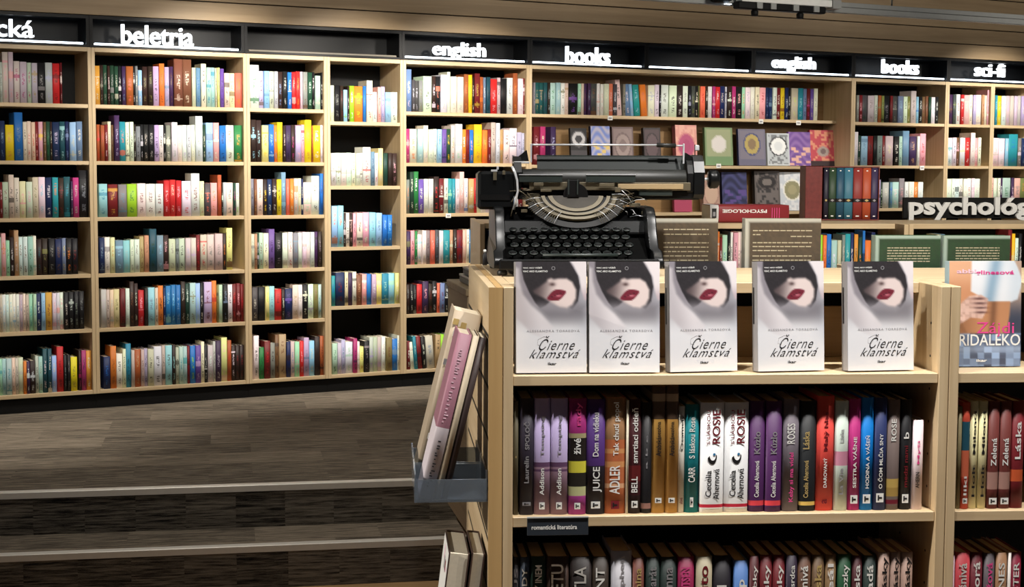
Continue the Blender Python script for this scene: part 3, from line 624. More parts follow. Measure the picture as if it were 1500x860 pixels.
# shelf label holder
x0, z0, _ = UNIT.hit(772, 785, -0.004); x1, z1_, _ = UNIT.hit(862, 758, -0.004)
t = tag(empty('label_holder', UNIT.pt(x0, -0.002, z0), UNIT.a), 'dark clear-plastic label holder clipped under the romance books on the middle shelf', 'label holder')
M['labelblue'] = plain('label_card', (44, 50, 58), 0.35)
p = MB(); p.box(0, x1-x0, -0.003, 0, 0, z1_-z0, M['labelblue'], bev=0.0008); p.box(0, x1-x0, -0.005, 0.0012, z1_-z0, z1_-z0+0.002, M['grey']); p.build('holder', t)
fit_text('lettering', 'romantická literatúra', M['whitep'], t, (0.008, -0.0034, (z1_-z0)*0.36), FRONT, (x1-x0)*0.74, 0.0085, align='LEFT', bold=0.02)
# ------------------------------------------------------------------ the five display copies with the printed portrait
def inpoly(x, y, P):
    r = False; j = len(P)-1
    for i in range(len(P)):
        if (P[i][1] > y) != (P[j][1] > y) and x < (P[j][0]-P[i][0])*(y-P[i][1])/(P[j][1]-P[i][1])+P[i][0]: r = not r
        j = i
    return r
def pdist(x, y, P):
    d = 9.0
    for i in range(len(P)):
        ax, ay = P[i]; bx_, by_ = P[(i+1) % len(P)]; l2 = (bx_-ax)**2+(by_-ay)**2 or 1e-9
        s = max(0, min(1, ((x-ax)*(bx_-ax)+(y-ay)*(by_-ay))/l2)); d = min(d, math.hypot(x-ax-s*(bx_-ax), y-ay-s*(by_-ay)))
    return d
def soft(x, y, P, w): # 1 inside, 0 outside, ramp of width w
    d = pdist(x, y, P); s = d if inpoly(x, y, P) else -d
    return sm(-w, w, s)
AR = 1.57
HAIR = [(0.085, -0.1), (0.08, 0.12), (0.11, 0.26), (0.18, 0.42), (0.27, 0.58), (0.34, 0.66), (0.42, 0.62), (0.55, 0.5), (0.80, 0.68), (0.88, 0.56), (0.91, 0.36), (0.88, 0.2), (0.81, 0.08), (0.70, -0.1)]
FACE = [(0.43, 0.285), (0.455, 0.25), (0.50, 0.232), (0.54, 0.25), (0.60, 0.24), (0.72, 0.24), (0.80, 0.29), (0.855, 0.40), (0.85, 0.52), (0.80, 0.61), (0.72, 0.655), (0.62, 0.64), (0.50, 0.58), (0.38, 0.51), (0.26, 0.45), (0.24, 0.41), (0.32, 0.36)]
ARM = [(-0.1, 0.02), (0.04, 0.10), (0.05, 0.28), (0.10, 0.46), (0.22, 0.62), (0.36, 0.74), (0.52, 0.92), (0.45, 1.12), (0.2, 1.0), (0.02, 0.8), (-0.1, 0.7)]
ARM2 = [(0.70, -0.1), (0.82, 0.06), (0.90, 0.22), (0.93, 0.42), (0.97, 0.54), (1.1, 0.56), (1.1, 0.15), (0.98, -0.02), (0.9, -0.1)]
NECK = [(0.34, 0.66), (0.55, 0.66), (0.72, 0.68), (0.86, 0.58), (1.0, 0.60), (1.0, 1.0), (0.45, 0.92)]
def portrait(u, v):
    y = v*AR
    base = mixr((146, 140, 148), (236, 236, 240), sm(0.45, 1.05, y)); c = mixr(base, (196, 200, 210), 0.5*sm(0.75, 1.0, u)*(1-sm(0.9, 1.3, y)))
    c = mixr(c, (116, 112, 119), 0.75*soft(u, y, NECK, 0.10)*(1-sm(0.72, 0.98, y)))
    a = soft(u, y, ARM, 0.03); c = mixr(c, mixr((232, 226, 230), (160, 152, 158), sm(0.25, -0.05, u-0.25*max(0, y-0.3))*0.45), a*(1-sm(0.8, 1.12, y)*0.6))
    a = soft(u, y, ARM2, 0.02); c = mixr(c, mixr((238, 230, 232), (196, 178, 184), sm(0.3, 0.55, y)), a)
    c = mixr(c, mixr((36, 32, 36), (52, 46, 52), h2(int(u*40), int(y*40))*0.5), soft(u, y, HAIR, 0.012)*(1-sm(0.50, 0.72, y)))
    f = soft(u, y, FACE, 0.026); sk = mixr((84, 70, 72), (234, 216, 212), sm(0.26, 0.62, u+0.12*(y-0.3))); sk = mixr(sk, (186, 160, 158), sm(0.62, 0.72, y)*0.8)
    c = mixr(c, sk, f)
    c = mixr(c, (66, 44, 44), 0.85*math.exp(-(((u-0.515)/0.04)**2+((y-0.322)/0.024)**2)))
    c = mixr(c, (240, 222, 216), 0.6*math.exp(-(((u-0.478)/0.03)**2+((y-0.268)/0.024)**2)))
    dx, dy = u-0.575, y-0.475; ex = dx*0.93-dy*0.36; ey = dy*0.93+dx*0.36
    q = (ex/0.135)**2+(ey/(0.062+0.012*math.cos(ex*22)))**2
    if q < 1.5: c = mixr(c, (116, 22, 44), sm(1.35, 0.85, q))
    c = mixr(c, (236, 150, 160), 0.8*math.exp(-(((u-0.60)/0.05)**2+((y-0.485)/0.014)**2)))
    if abs(ey+0.004) < 0.006 and abs(ex) < 0.1: c = mixr(c, (60, 8, 22), 0.7)
    return c
DW, DH, DD = 0.134, 0.2095, 0.032
pm = cover_mesh(DW, DH, portrait, 64, 98)
def portrait_text(t):
    e = -0.0008; X = lambda u: (u-0.5)*DW; Z = lambda v: (1-v)*DH
    T = lambda s, u0, u1, v0, v1, m, **k: fit_text('cover_lettering', s, m, t, (X(u0), e, Z(v1)), FRONT, X(u1)-X(u0), Z(v0)-Z(v1), align='LEFT', **k)
    T('VIAC AKO VÁŠEŇ', 0.10, 0.37, 0.045, 0.062, M['whitep'], bold=0.02); T('VIAC AKO KLAMSTVO', 0.10, 0.45, 0.078, 0.095, M['whitep'], bold=0.02)
    p = MB()
    for k in range(10):
        a = 2*PI*k/10; p.box(X(0.53)+0.003*math.cos(a)-0.0007, X(0.53)+0.003*math.cos(a)+0.0007, e, e+0.0002, Z(0.06)+0.003*math.sin(a)-0.0007, Z(0.06)+0.003*math.sin(a)+0.0007, M['greyp'])
    p.build('cover_emblem', t)
    T('ALESSANDRA TORREOVÁ', 0.15, 0.90, 0.608, 0.633, M['greyp'], spacing=1.3)
    T('Čierne', 0.29, 0.80, 0.668, 0.795, M['blackp'], shear=0.6, spacing=1.12, bold=-0.006); T('klamstvá', 0.17, 0.90, 0.79, 0.868, M['blackp'], shear=0.6, spacing=1.12, bold=-0.006)
    q = MB()
    for pts in ([(.46, .69), (.40, .672), (.31, .70), (.30, .745), (.345, .755), (.385, .72)],):
        q.tube([(X(a), e+0.0001, Z(b)) for a, b in pts], 0.00016, M['greyp'], n=4)
    q.build('cover_flourish', t)
    T('ikar', 0.445, 0.57, 0.905, 0.93, M['blackp'], bold=0.02)
dl = ['woman-in-hat novel at the typewriter end of the top shelf', 'woman-in-hat novel touching the end copy, second from the slatted end', 'woman-in-hat novel in the middle of the five copies', 'woman-in-hat novel before the second brown book back', 'woman-in-hat novel nearest the joint of the two bookcases']
dspec = [(752, 861.5, 3, .03), (862, 968, 0, -.01), (974, 1085, 7, .13), (1097, 1213, 10, .12), (1230, 1344, 10, .10)]
for (x0, x1, sp_, rz), lab in zip(dspec, dl):
    lab = lab.replace('woman-in-hat novel', 'pale novel with red-lips portrait')
    u1 = UNIT.hit(x1, 480, 0.025)[0]; uc = u1-DW/2*math.cos(rz)-0.002
    t = face_book('display_book', UNIT.pt(uc, 0.022+max(0, math.sin(rz))*DW/2, Z1+0.0008), UNIT.a+rz, 0.07, DW, DH, DD, (150, 148, 150), (224, 222, 224), pm, lab, 'book', 'five copies of one novel on the front shelf')
    portrait_text(t)
    p = MB(); 
    p.box(-DW/2-0.0024, -DW/2-0.0020, DD*0.42, DD*0.58, 0.09, 0.16, M['blackp'])
    p.build('spine_lettering', t)
M['pinkl'] = plain('pale_pink_print', (246, 206, 222), 0.45)
# the copy on the neighbouring unit with another cover
TEE = [(0.31, -0.1), (0.30, 0.45), (0.42, 0.52), (0.54, 0.62), (0.75, 0.66), (0.95, 0.57), (1.02, 0.3), (0.95, 0.1), (0.86, -0.1)]
WAIST = [(0.02, 0.9), (0.3, 0.8), (0.5, 0.60), (0.85, 0.60), (0.84, 0.8), (0.80, 1.10), (0.02, 1.12)]
HAND = [(0.17, 0.62), (0.28, 0.52), (0.44, 0.50), (0.54, 0.56), (0.52, 0.74), (0.46, 0.86), (0.3, 0.84), (0.18, 0.92), (0.03, 0.97), (0.03, 0.75)]
def torso(u, v):
    y = v*AR
    c = mixr((232, 178, 140), (214, 150, 108), sm(0.1, 0.5, y)) if u < 0.4 else mixr((190, 160, 140), (60, 66, 84), sm(0.4, 0.9, y))
    c = mixr(c, mixr((240, 242, 246), (120, 158, 186), 0.75*math.exp(-(((u-0.62+0.16*(y-0.2))/0.09)**2)) + 0.2*sm(0.7, 0.95, u)), soft(u, y, TEE, 0.015))
    c = mixr(c, mixr((196, 138, 96), (120, 78, 52), 0.8*math.exp(-((u-0.66+0.06*y)/0.05)**2)+0.4*sm(0.45, 0.2, u)), soft(u, y, WAIST, 0.015))
    c = mixr(c, mixr((236, 200, 184), (150, 100, 84), h2(int(u*22), int(y*24))*0.35), soft(u, y, HAND, 0.012))
    for k in range(4): c = mixr(c, (66, 30, 34), 0.9*math.exp(-(((u-0.42-0.008*k)/0.085)**2+((y-0.56-0.068*k)/0.016)**2)))
    j = sm(1.06, 1.10, y); jc = mixr((60, 66, 86), (150, 176, 214), h2(int(u*10), int(y*11), 5)); jc = mixr(jc, (186, 204, 230), 0.5*sm(1.2, 1.32, y)*sm(1.42, 1.3, y))
    c = mixr(c, jc, j); return c
u0 = max(UNIT.hit(1391, 470, 0.085)[0], XM+0.024); u1 = UNIT.hit(1497, 470, 0.085)[0]; tw_ = u1-u0
t = face_book('display_book', UNIT.pt((u0+u1)/2, 0.085, Z1+0.0008), UNIT.a+0.01, 0.05, tw_, DH*0.99, 0.026, (150, 176, 186), (220, 216, 214), cover_mesh(tw_, DH*0.99, torso, 56, 88), 'novel with a white tee and jeans cover on the second front bookcase', 'book')
for s, a, b, c, d, m, k in (('abbi', .10, .37, .075, .115, 'pinkl', dict(bold=.02)), ('glinesová', .37, .90, .075, .125, 'pinkp', dict(bold=.02)), ('Zájdi', .38, .90, .545, .685, 'pinkp', {}), ('PRIDALEKO', .04, .98, .69, .80, 'whitep', dict(bold=.01)), ('ikar', .38, .53, .93, .955, 'whitep', dict(bold=.03))):
    fit_text('cover_lettering', s, M[m], t, ((a-.5)*tw_, -0.0008, (1-d)*DH*.99), FRONT, (b-a)*tw_, (d-c)*DH*.99, align='LEFT', **k)
# ------------------------------------------------------------------ large spines on the front shelves
M['bluep'] = plain('blue_print', (60, 130, 180), 0.45)
GREY = ('greyp', 'whitep', 'blackp', 'redp', 'goldp', 'pinkp')
def big_row(frame, zsh, data, phrase, group, off=0.02, depth=0.14, bottom=None):
    for i, (x0, x1, yt, col, bands, txt, lab) in enumerate(data):
        ym = (yt+ (bottom or 757))/2
        u0 = frame.hit(x0, ym, off)[0]; u1 = frame.hit(x1, ym, off)[0]; zt = frame.hit((x0+x1)/2, yt, off)[1]
        h = zt-zsh-0.0006; w = (u1-u0)*0.985
        t = tag(empty('book', frame.pt((u0+u1)/2, off+0.004*h2(i, 3), zsh+0.0006), frame.a), lab+' '+phrase, 'book', group)
        cl = lin(col); p = MB(); book_geo(p, w, depth-0.012*h2(i, 8), h, cl, cl, -1.0, bands=[(a*h, b*h, lin(c)) for a, b, c in bands], rnd=0.004); p.build('binding', t)
        for s, f0, f1, wd, m, *r in txt:
            cx = (r[0] if r else 0)*w; th = wd*w
            if s == '@':              # a small curled figure with a blue spot
                q = MB(); zc_, R = (f0+f1)/2*h, (f1-f0)*h*0.5
                A = [(cx+math.cos(a)*th*0.5, zc_+math.sin(a)*R) for a in [PI*1.05+PI*1.0*k/12 for k in range(13)]]; I_ = [(cx+th*0.06+math.cos(a)*th*0.34, zc_+R*0.2+math.sin(a)*R*0.72) for a in [PI*1.05+PI*1.0*k/12 for k in range(12, -1, -1)]]
                q.prism(A+I_, -0.0007, -0.0003, M['blackp'], plane='xz'); q.build('spine_emblem', t)
                q = MB(); q.lathe([(-0.0003, th*0.14), (-0.0008, th*0.14)], M['bluep'], 'y', (cx+th*0.22, 0, zc_+R*0.3), n=12); q.build('spine_emblem', t)
            elif s.startswith('#'):     # a small publisher's tile
                q = MB(); q.box(cx-th/2, cx+th/2, -0.0006, -0.0002, f0*h, f1*h, M[m])
                q.box(cx-th*0.3, cx-th*0.12, -0.001, -0.0007, (f0*0.8+f1*0.2)*h, (f0*0.2+f1*0.8)*h, M['blackp']); q.box(cx-th*0.1, cx+th*0.28, -0.001, -0.0007, (f0*0.6+f1*0.4)*h, (f0*0.4+f1*0.6)*h, M['blackp'])
                q.build('publisher_mark', t)
            else:
                fit_text('spine_lettering', s, M[m], t, (cx+th*0.42, -0.0007, f0*h), UPW, (f1-f0)*h, th, align='LEFT', bold=0.015)
MAUVE, LIL, PUR, MAR = (150, 120, 138), (182, 166, 206), (74, 36, 84), (96, 34, 40)
SP2 = [
 (752.5, 759.5, 588, (84, 78, 60), [], [('a', .5, .52, .2, 'goldp')], 'thin olive book at the slatted end'),
 (761.5, 782, 584, (44, 38, 50), [], [('SPOLOČ', .56, .80, .42, 'greyp'), ('Laurelin', .27, .50, .34, 'greyp'), ('#', .08, .11, .6, 'greyp')], 'dark plum book beside the thin olive one'),
 (782.5, 806.5, 584, MAUVE, [(.45, 1, LIL), (.41, .45, (96, 66, 96)), (.37, .39, (96, 66, 96))], [('Tempting', .50, .85, .26, 'greyp'), ('Addison', .17, .40, .28, 'whitep'), ('#', .045, .105, .34, 'whitep')], 'mauve book with lilac band, twin nearer the dark plum book'),
 (807, 832, 584, MAUVE, [(.45, 1, LIL), (.41, .45, (96, 66, 96)), (.37, .39, (96, 66, 96))], [('Tempting', .50, .85, .26, 'greyp'), ('Addison', .17, .40, .28, 'whitep'), ('#', .045, .105, .34, 'whitep')], 'mauve book with lilac band, twin beside the yellow-flowered book'),
 (833.5, 859, 584, (150, 44, 110), [(.66, .7, (170, 160, 120)), (.46, .66, (36, 30, 26)), (.36, .46, (214, 206, 70)), (.24, .36, (40, 36, 30)), (.16, .24, (190, 190, 140)), (0, .16, (176, 70, 150))], [('rady', .76, .96, .4, 'pinkp'), ('živé', .52, .66, .4, 'whitep'), ('#', .045, .10, .34, 'whitep')], 'magenta book with yellow flowers on black'),
 (859.5, 886.5, 585, (40, 34, 44), [(.42, 1, (76, 46, 110))], [('Dom na vidieku', .50, .88, .32, 'whitep'), ('JUICE', .20, .42, .5, 'whitep'), ('#', .05, .11, .5, 'whitep')], 'black and violet book touching the orange-brown one'),
 (886.8, 917, 583, (190, 108, 68), [(.64, 1, (150, 112, 78)), (.52, .56, (214, 150, 96)), (.40, .45, (214, 150, 96)), (.22, .26, (222, 170, 130))], [('Tak chutí popol', .50, .96, .34, 'whitep'), ('ADLER', .17, .42, .5, 'whitep'), ('#', .04, .11, .4, 'redp')], 'orange-brown book with big white capitals'),
 (917.6, 921, 587, (206, 198, 176), [], [], 'very thin cream book beside the orange-brown one'),
 (921.4, 939.5, 585, (60, 22, 26), [(.28, .42, (96, 28, 30)), (0, .16, (40, 22, 22))], [('smrtiaci odtieň', .44, .92, .5, 'whitep'), ('BELL', .18, .32, .5, 'whitep'), ('#', .05, .11, .5, 'whitep')], 'dark red thriller with white letters beside the black book'),
 (940, 955, 590, (24, 22, 24), [(.04, .09, (150, 110, 100))], [('a b c', .4, .7, .2, 'greyp')], 'plain black book touching the tall golden pair'),
 (955.6, 975, 566, (190, 146, 76), [(.74, 1, (70, 54, 42)), (.88, .94, (150, 132, 110))], [('Arabská', .45, .60, .4, 'blackp'), ('sezóna', .60, .72, .3, 'blackp'), ('#', .08, .12, .5, 'whitep')], 'tall golden book, the twin beside the plain black book'),
 (975.6, 994, 566, (186, 140, 72), [(.74, 1, (70, 54, 42)), (.88, .94, (150, 132, 110))], [('Arabská', .45, .60, .4, 'blackp'), ('sezóna', .60, .72, .3, 'blackp'), ('#', .08, .12, .5, 'whitep')], 'tall golden book, the twin beside the thin white book'),
 (994.5, 1003.5, 596, (220, 214, 202), [], [('Osamelý', .58, .92, .55, 'blackp'), ('slová', .08, .14, .5, 'redp')], 'thin white book touching the teal one'),
 (1004.3, 1024.5, 593, (20, 118, 126), [], [('S láskou Rose', .50, .88, .42, 'whitep'), ('CARR', .28, .42, .5, 'whitep'), ('#', .05, .14, .24, 'whitep')], 'teal book with white lettering'),
 (1026, 1060.5, 590, (226, 226, 226), [(.045, .075, (186, 40, 62))], [('ROSIE', .62, .93, .34, 'redp', .18), ('S LÁSKOU', .62, .93, .18, 'redp', -.18), ('Ahernová', .12, .40, .26, 'blackp', .2), ('Cecelia', .14, .38, .26, 'blackp', -.14), ('@', .44, .58, .4, 'blackp')], 'white book with red and black lettering, beside the teal book'),
 (1061.5, 1097, 590, (226, 226, 226), [(.045, .075, (186, 40, 62))], [('ROSIE', .62, .93, .34, 'redp', .18), ('S LÁSKOU', .62, .93, .18, 'redp', -.18), ('Ahernová', .12, .40, .26, 'blackp', .2), ('Cecelia', .14, .38, .26, 'blackp', -.14), ('@', .44, .58, .4, 'blackp')], 'white book with red and black lettering, beside a purple book'),
 (1098.5, 1121, 588, PUR, [(.055, .10, (222, 70, 78))], [('Kúzlo', .52, .72, .4, 'greyp'), ('Cecelia Ahernová', .13, .46, .3, 'whitep')], 'purple book with a red band, touching the white books'),
 (1122, 1145.5, 588, PUR, [(.055, .10, (222, 70, 78))], [('Kúzlo', .52, .72, .4, 'greyp'), ('Cecelia Ahernová', .13, .46, .3, 'whitep')], 'purple book with a red band, touching the grey book'),
 (1147.5, 1171, 585, (112, 104, 112), [], [('ROSES', .60, .78, .5, 'whitep'), ('Keby si ma videl', .08, .52, .34, 'pinkp')], 'mauve-grey book with pink lettering'),
 (1172.5, 1196, 588, (26, 28, 30), [(.05, .085, (226, 190, 100))], [('Láska', .56, .72, .4, 'goldp', -.12), ('Cecelia Ahernová', .12, .46, .3, 'goldp', -.1)], 'black book with a small yellow band'),
 (1197, 1222.5, 581, (222, 78, 70), [], [('Malý hlas', .52, .86, .3, 'redp'), ('DAROVANÝ', .20, .46, .24, 'whitep'), ('a', .06, .10, .3, 'redp')], 'thick coral red book, tallest of its half'),
 (1223.8, 1243.5, 588, (206, 218, 208), [(.41, .54, (206, 140, 164))], [('Láska', .62, .74, .3, 'greyp'), ('La Vie', .14, .38, .3, 'greyp')], 'pale mint book with a pink patch'),
 (1244.3, 1261.5, 585, (176, 48, 118), [], [('SESTRA VÁŠNE', .20, .66, .36, 'whitep'), ('#', .06, .135, .6, 'whitep')], 'magenta book beside the bright blue one'),
 (1262.3, 1280.5, 583, (14, 118, 198), [], [('HODINA A VÁŠEŇ', .19, .66, .38, 'whitep'), ('#', .06, .14, .6, 'whitep')], 'bright blue book between magenta and navy books'),
 (1281.5, 1299.5, 583, (40, 50, 92), [], [('O ČOM MLČIA SNY', .19, .68, .38, 'whitep'), ('#', .07, .15, .6, 'whitep')], 'navy book touching the bright blue one'),
 (1300.5, 1319, 586, (112, 98, 94), [(.2, .28, (196, 166, 92)), (.12, .2, (170, 140, 76)), (.05, .09, (110, 30, 46))], [('ROSE', .62, .82, .4, 'whitep')], 'taupe book with a golden patch'),
 (1320.5, 1336, 586, (24, 24, 27), [], [('b', .64, .70, .5, 'whitep'), ('medzi nami', .20, .58, .36, 'redp'), ('#', .06, .14, .6, 'whitep')], 'black book with red lettering and white mark'),
 (1337.5, 1353, 616, (226, 208, 212), [], [('Myši', .5, .76, .3, 'pinkp'), ('AHERN', .24, .42, .36, 'blackp')], 'short pale pink book, last before the joint')]
g2 = 'books on the middle shelf of the front bookcase'
big_row(UNIT, Z2, SP2, 'on the middle shelf', g2)
SP2R = [
 (1403.5, 1409, 596, (120, 110, 80), [], [], 'thin olive-brown book beside the joint'),
 (1409.6, 1421, 590, (200, 80, 60), [(.55, .82, (40, 90, 110)), (.3, .55, (214, 110, 80))], [('#', .05, .10, .6, 'whitep'), ('liki', .12, .3, .4, 'whitep')], 'narrow red and teal book'),
 (1421.6, 1433.5, 588, (224, 216, 168), [], [('Milenci', .5, .9, .36, 'blackp'), ('Holt', .1, .4, .36, 'blackp')], 'pale yellow book nearer the joint'),
 (1434.4, 1447, 588, (222, 214, 166), [], [('Milenci', .5, .9, .36, 'blackp'), ('Holt', .1, .4, .36, 'blackp')], 'pale yellow book touching the maroon pair'),
 (1448, 1464, 588, (104, 50, 46), [(.18, .34, (170, 130, 120))], [('Zelená', .4, .66, .5, 'whitep'), ('#', .04, .1, .7, 'whitep')], 'maroon book beside the pale yellow ones'),
 (1465, 1481.5, 588, (104, 50, 46), [(.18, .34, (170, 130, 120))], [('Zelená', .4, .66, .5, 'whitep'), ('#', .04, .1, .7, 'whitep')], 'maroon book nearer the edge of the picture'),
 (1482.5, 1501, 588, (110, 30, 36), [(.25, .36, (200, 90, 50))], [('Láska', .45, .8, .45, 'whitep')], 'dark red book with an orange flame')]
big_row(UNIT, Z2, SP2R, 'on the second front bookcase, middle shelf', 'books on the middle shelf of the second front bookcase')
B = lambda a, b, y, c, s, m, lab, f0=.5, f1=.9, bands=(): (a, b, y, c, list(bands), [(s, f0, f1, .55, m)] if s else [], lab)
SP3 = [
 B(751.5, 761, 817, (34, 32, 36), 'AUS', 'greyp', 'thin black book at the slatted end'),
 B(761.8, 776, 817, (60, 70, 84), 'AUDY', 'whitep', 'slate blue book with letters AUDY', .55, .9), B(777, 800, 816, (38, 56, 46), 'ZLATÝ INEM', 'whitep', 'dark green book with letters INEM', .5, .92),
 B(801, 834, 816, (70, 52, 44), 'LETU', 'whitep', 'wide dark brown book with letters LETU', .6, .92), B(835, 867, 816, (44, 36, 34), 'ETLA', 'whitep', 'wide blackish book with letters ETLA', .58, .9), B(868, 892, 816, (48, 38, 30), 'VINT', 'whitep', 'blackish book beside the light grey one', .55, .9),
 (895.5, 926, 808, (178, 176, 182), [], [('Stephen', .5, .95, .3, 'greyp')], 'tall light grey book'),
 B(927, 944, 818, (100, 56, 46), 'Camina', 'goldp', 'rust brown book beside the tall grey one'), B(946.5, 967, 817, (34, 46, 42), 'Kamarát', 'greyp', 'dark green book, nearer the rust brown one'), B(968, 992, 817, (34, 46, 42), 'd Anna', 'greyp', 'dark green book touching the crimson one'),
 B(993.5, 1017.5, 817, (128, 28, 66), 'GERRITSEN', 'pinkp', 'crimson book with pink letters'), B(1020, 1044, 816, (160, 150, 126), 'Puto', 'redp', 'beige book between crimson and black books'), B(1046, 1072, 815, (30, 26, 32), 'N', 'whitep', 'black book with a big letter N', .55, .7),
 (1075.5, 1097.5, 822, (74, 108, 162), [], [('p', .72, .80, .5, 'whitep')], 'steel blue book among dark ones'),
 B(1098.5, 1112, 815, (70, 26, 30), 'Hrbky', 'whitep', 'narrow dark maroon book beside the blue one'), B(1113.5, 1132, 814, (96, 26, 32), 'lásky', 'whitep', 'maroon book, nearer the blue one of two'), B(1133, 1151, 814, (96, 26, 32), 'lásky', 'whitep', 'maroon book touching the violet-black one'),
 B(1152, 1168.5, 814, (40, 30, 46), 'plná srdca', 'whitep', 'violet-black book'), B(1169.5, 1189, 814, (92, 62, 46), 'vášnivá', 'whitep', 'brown book, nearest to the violet-black one'), B(1190.5, 1208.5, 814, (92, 70, 48), 'Láska', 'goldp', 'brown book with gold letters'), B(1210, 1226, 814, (124, 98, 68), 'reál', 'whitep', 'light brown book beside the green one'),
 B(1228, 1248, 813, (24, 66, 40), 'a bozky', 'whitep', 'dark green book with white letters near the joint'), B(1249.5, 1264.5, 815, (66, 28, 32), 'Láska', 'whitep', 'dark wine book'), B(1266, 1284.5, 815, (38, 50, 46), 'hľadá', 'whitep', 'grey-green book before the beige trio'),
 B(1287, 1304, 810, (150, 124, 112), 'lásky', 'blackp', 'beige-pink book, first of the trio from the typewriter end', .6, .95), B(1305.5, 1320.5, 810, (150, 124, 112), 'lásky', 'blackp', 'beige-pink book, middle of the trio', .6, .95), B(1321.5, 1338.5, 810, (150, 124, 112), 'lásky', 'blackp', 'beige-pink book, end of the trio by the joint', .6, .95)]
big_row(UNIT, Z3, SP3, 'on the lowest shelf', 'books on the lowest visible shelf of the front bookcase', bottom=860)
SP3R = [B(1394, 1399.5, 815, (200, 170, 180), '', 'whitep', 'thin pink book beside the joint'), B(1400.5, 1422, 810, (186, 66, 74), 'Vášnivá', 'whitep', 'coral red book'), B(1423, 1441, 810, (96, 32, 40), 'ktorá', 'whitep', 'wine red book beside the coral one'), B(1442.5, 1458.5, 811, (84, 76, 80), 'ružová', 'pinkp', 'dark grey book with pink letters'), B(1459.5, 1476, 810, (140, 104, 76), 'TINES', 'whitep', 'brown book with letters TINES'), B(1477, 1481.5, 810, (214, 206, 200), '', 'whitep', 'very thin white book'), B(1482, 1497.5, 810, (120, 26, 48), 'SISTER', 'whitep', 'crimson book nearest the picture edge')]
big_row(UNIT, Z3, SP3R, 'on the second front bookcase, lowest shelf', 'books on the lowest shelf of the second front bookcase', bottom=860)
# ------------------------------------------------------------------ what stands beyond the front bookcase
def onz(x, y, z):
    d = ray(x, y); return EYE + d*((z-CAMZ)/d.z)
def local(frame, P): return (P-frame.o).dot(frame.e), (P-frame.o).dot(frame.n)
BRN, GRN = (80, 67, 50), (32, 64, 34)
def blurb(bg, rim, ink, groups, u_lo, u_hi, cut=1.0):
    def fn(u, v):
        if v < 0.035 or u < 0.035: return rim  # light caught on the plastic wrap's top and left edges, painted as a pale rim
        return mixr(bg, (30, 28, 24), 0.25*h2(int(u*30), int(v*44)))
    return fn
def back_book(x0, x1, yt, bg, rim, lines, inset, ink, lab):
    off = 0.60; z0 = Z1+0.0006
    u0, zt, _ = UNIT.hit(x0, yt, off); u1 = UNIT.hit(x1, yt, off)[0]; w, h = u1-u0, zt-z0
    cov = cover_mesh(w, h, blurb(bg, rim, ink, None, 0, 0), 30, 50, 'back_cover')
    t = empty('display_book', UNIT.pt((u0+u1)/2, off, z0)); t.rotation_euler = (0, 0, UNIT.a); tag(t, lab, 'book', 'books facing the far side, backs toward us')
    p = MB(); bound_book(p, w, h, 0.035, rim, bg); p.build('binding', t); place('back_cover', cov, t, (0, -0.0004, 0))
    p = MB(); rng = random.Random(int(x0))
    for v, a, b in lines:
        x = a
        while x < b:                                              # words of the blurb, too small to read
            l = min(b-x, 0.03+0.06*rng.random()); p.box((x-0.5)*w, (x+l-0.5)*w, -0.0009, -0.0006, (1-v)*h-0.0012, (1-v)*h+0.0012, ink); x += l+0.012
    p.build('blurb_print', t)
BL = [(.10, .10, .88), (.133, .10, .2), (.148, .6, .88), (.20, .1, .88), (.232, .1, .87), (.265, .1, .55), (.31, .1, .88), (.345, .1, .87), (.38, .1, .86), (.415, .1, .86), (.45, .1, .86)]
back_book(938, 1052, 320, BRN, (170, 168, 156), None or [(.09+.04*i, .3, .88) for i in (0, 1)]+[(.2+.036*i, .3, .88) for i in range(8)], .1, M['beigep'], 'brown book back with pale print, beside the typewriter')
back_book(1092, 1203, 320, BRN, (170, 168, 156), BL, .1, M['beigep'], 'brown book back with pale print, between typewriter and green books')
for x0, x1, lab in ((1283, 1378, 'dark green book back, the one nearer the typewriter'), (1383, 1480, 'dark green book back above the white tee novel')):
    back_book(x0, x1, 345, GRN, (150, 168, 156), [(.12+.026*i, .18, .84) for i in range(6)], .1, M['beigep'], lab)
# the next row of bookcases
xm0 = MID.hit(703, 345, 0)[0]; xm1 = MID.hit(1331.5, 335, 0)[0]
gondola(MID, xm0, xm1, 'pale wood bookcase of the second row, behind the typewriter', z1=1.165, z2=0.86, z3=0.58, stop=False, tf=0.11)
gondola(MID, xm1, xm1+1.5, 'second-row bookcase carrying the black psychology sign', z1=1.165, z2=0.86, z3=0.58, stop=False, tf=0.11)
for ph, x0, base, toks, lo, hi in (('at the end of the second-row bookcase', 713, 88, "B10:w", xm0+.02, xm1-.02), ('below the lying red book', 1050, 84, "o4 R4^-8 m8^-5:t k4 w4 p7:k w4 i6:g", xm0+.02, xm1-.02), ('under the slipcase in the second row', 1200, 80, "l5 o6:r b7 m9^-9:w i6^-8 g5 t8:m B5^2 Y6:E E6^-3:o b4^5 o9^-8:Y B6^4:w", xm0+.02, xm1-.02), ('behind the dark green book backs', 1345, 80, "_28 c5 n6:w k4 _88 R6^6:k y5:Q w5^-6 k5", xm1+.02, xm1+1.4)):
    row(MID, 0.02, 1.1656, 400, x0, base, toks, ph, lo, hi, 0.14, 'books in the second-row bookcase')
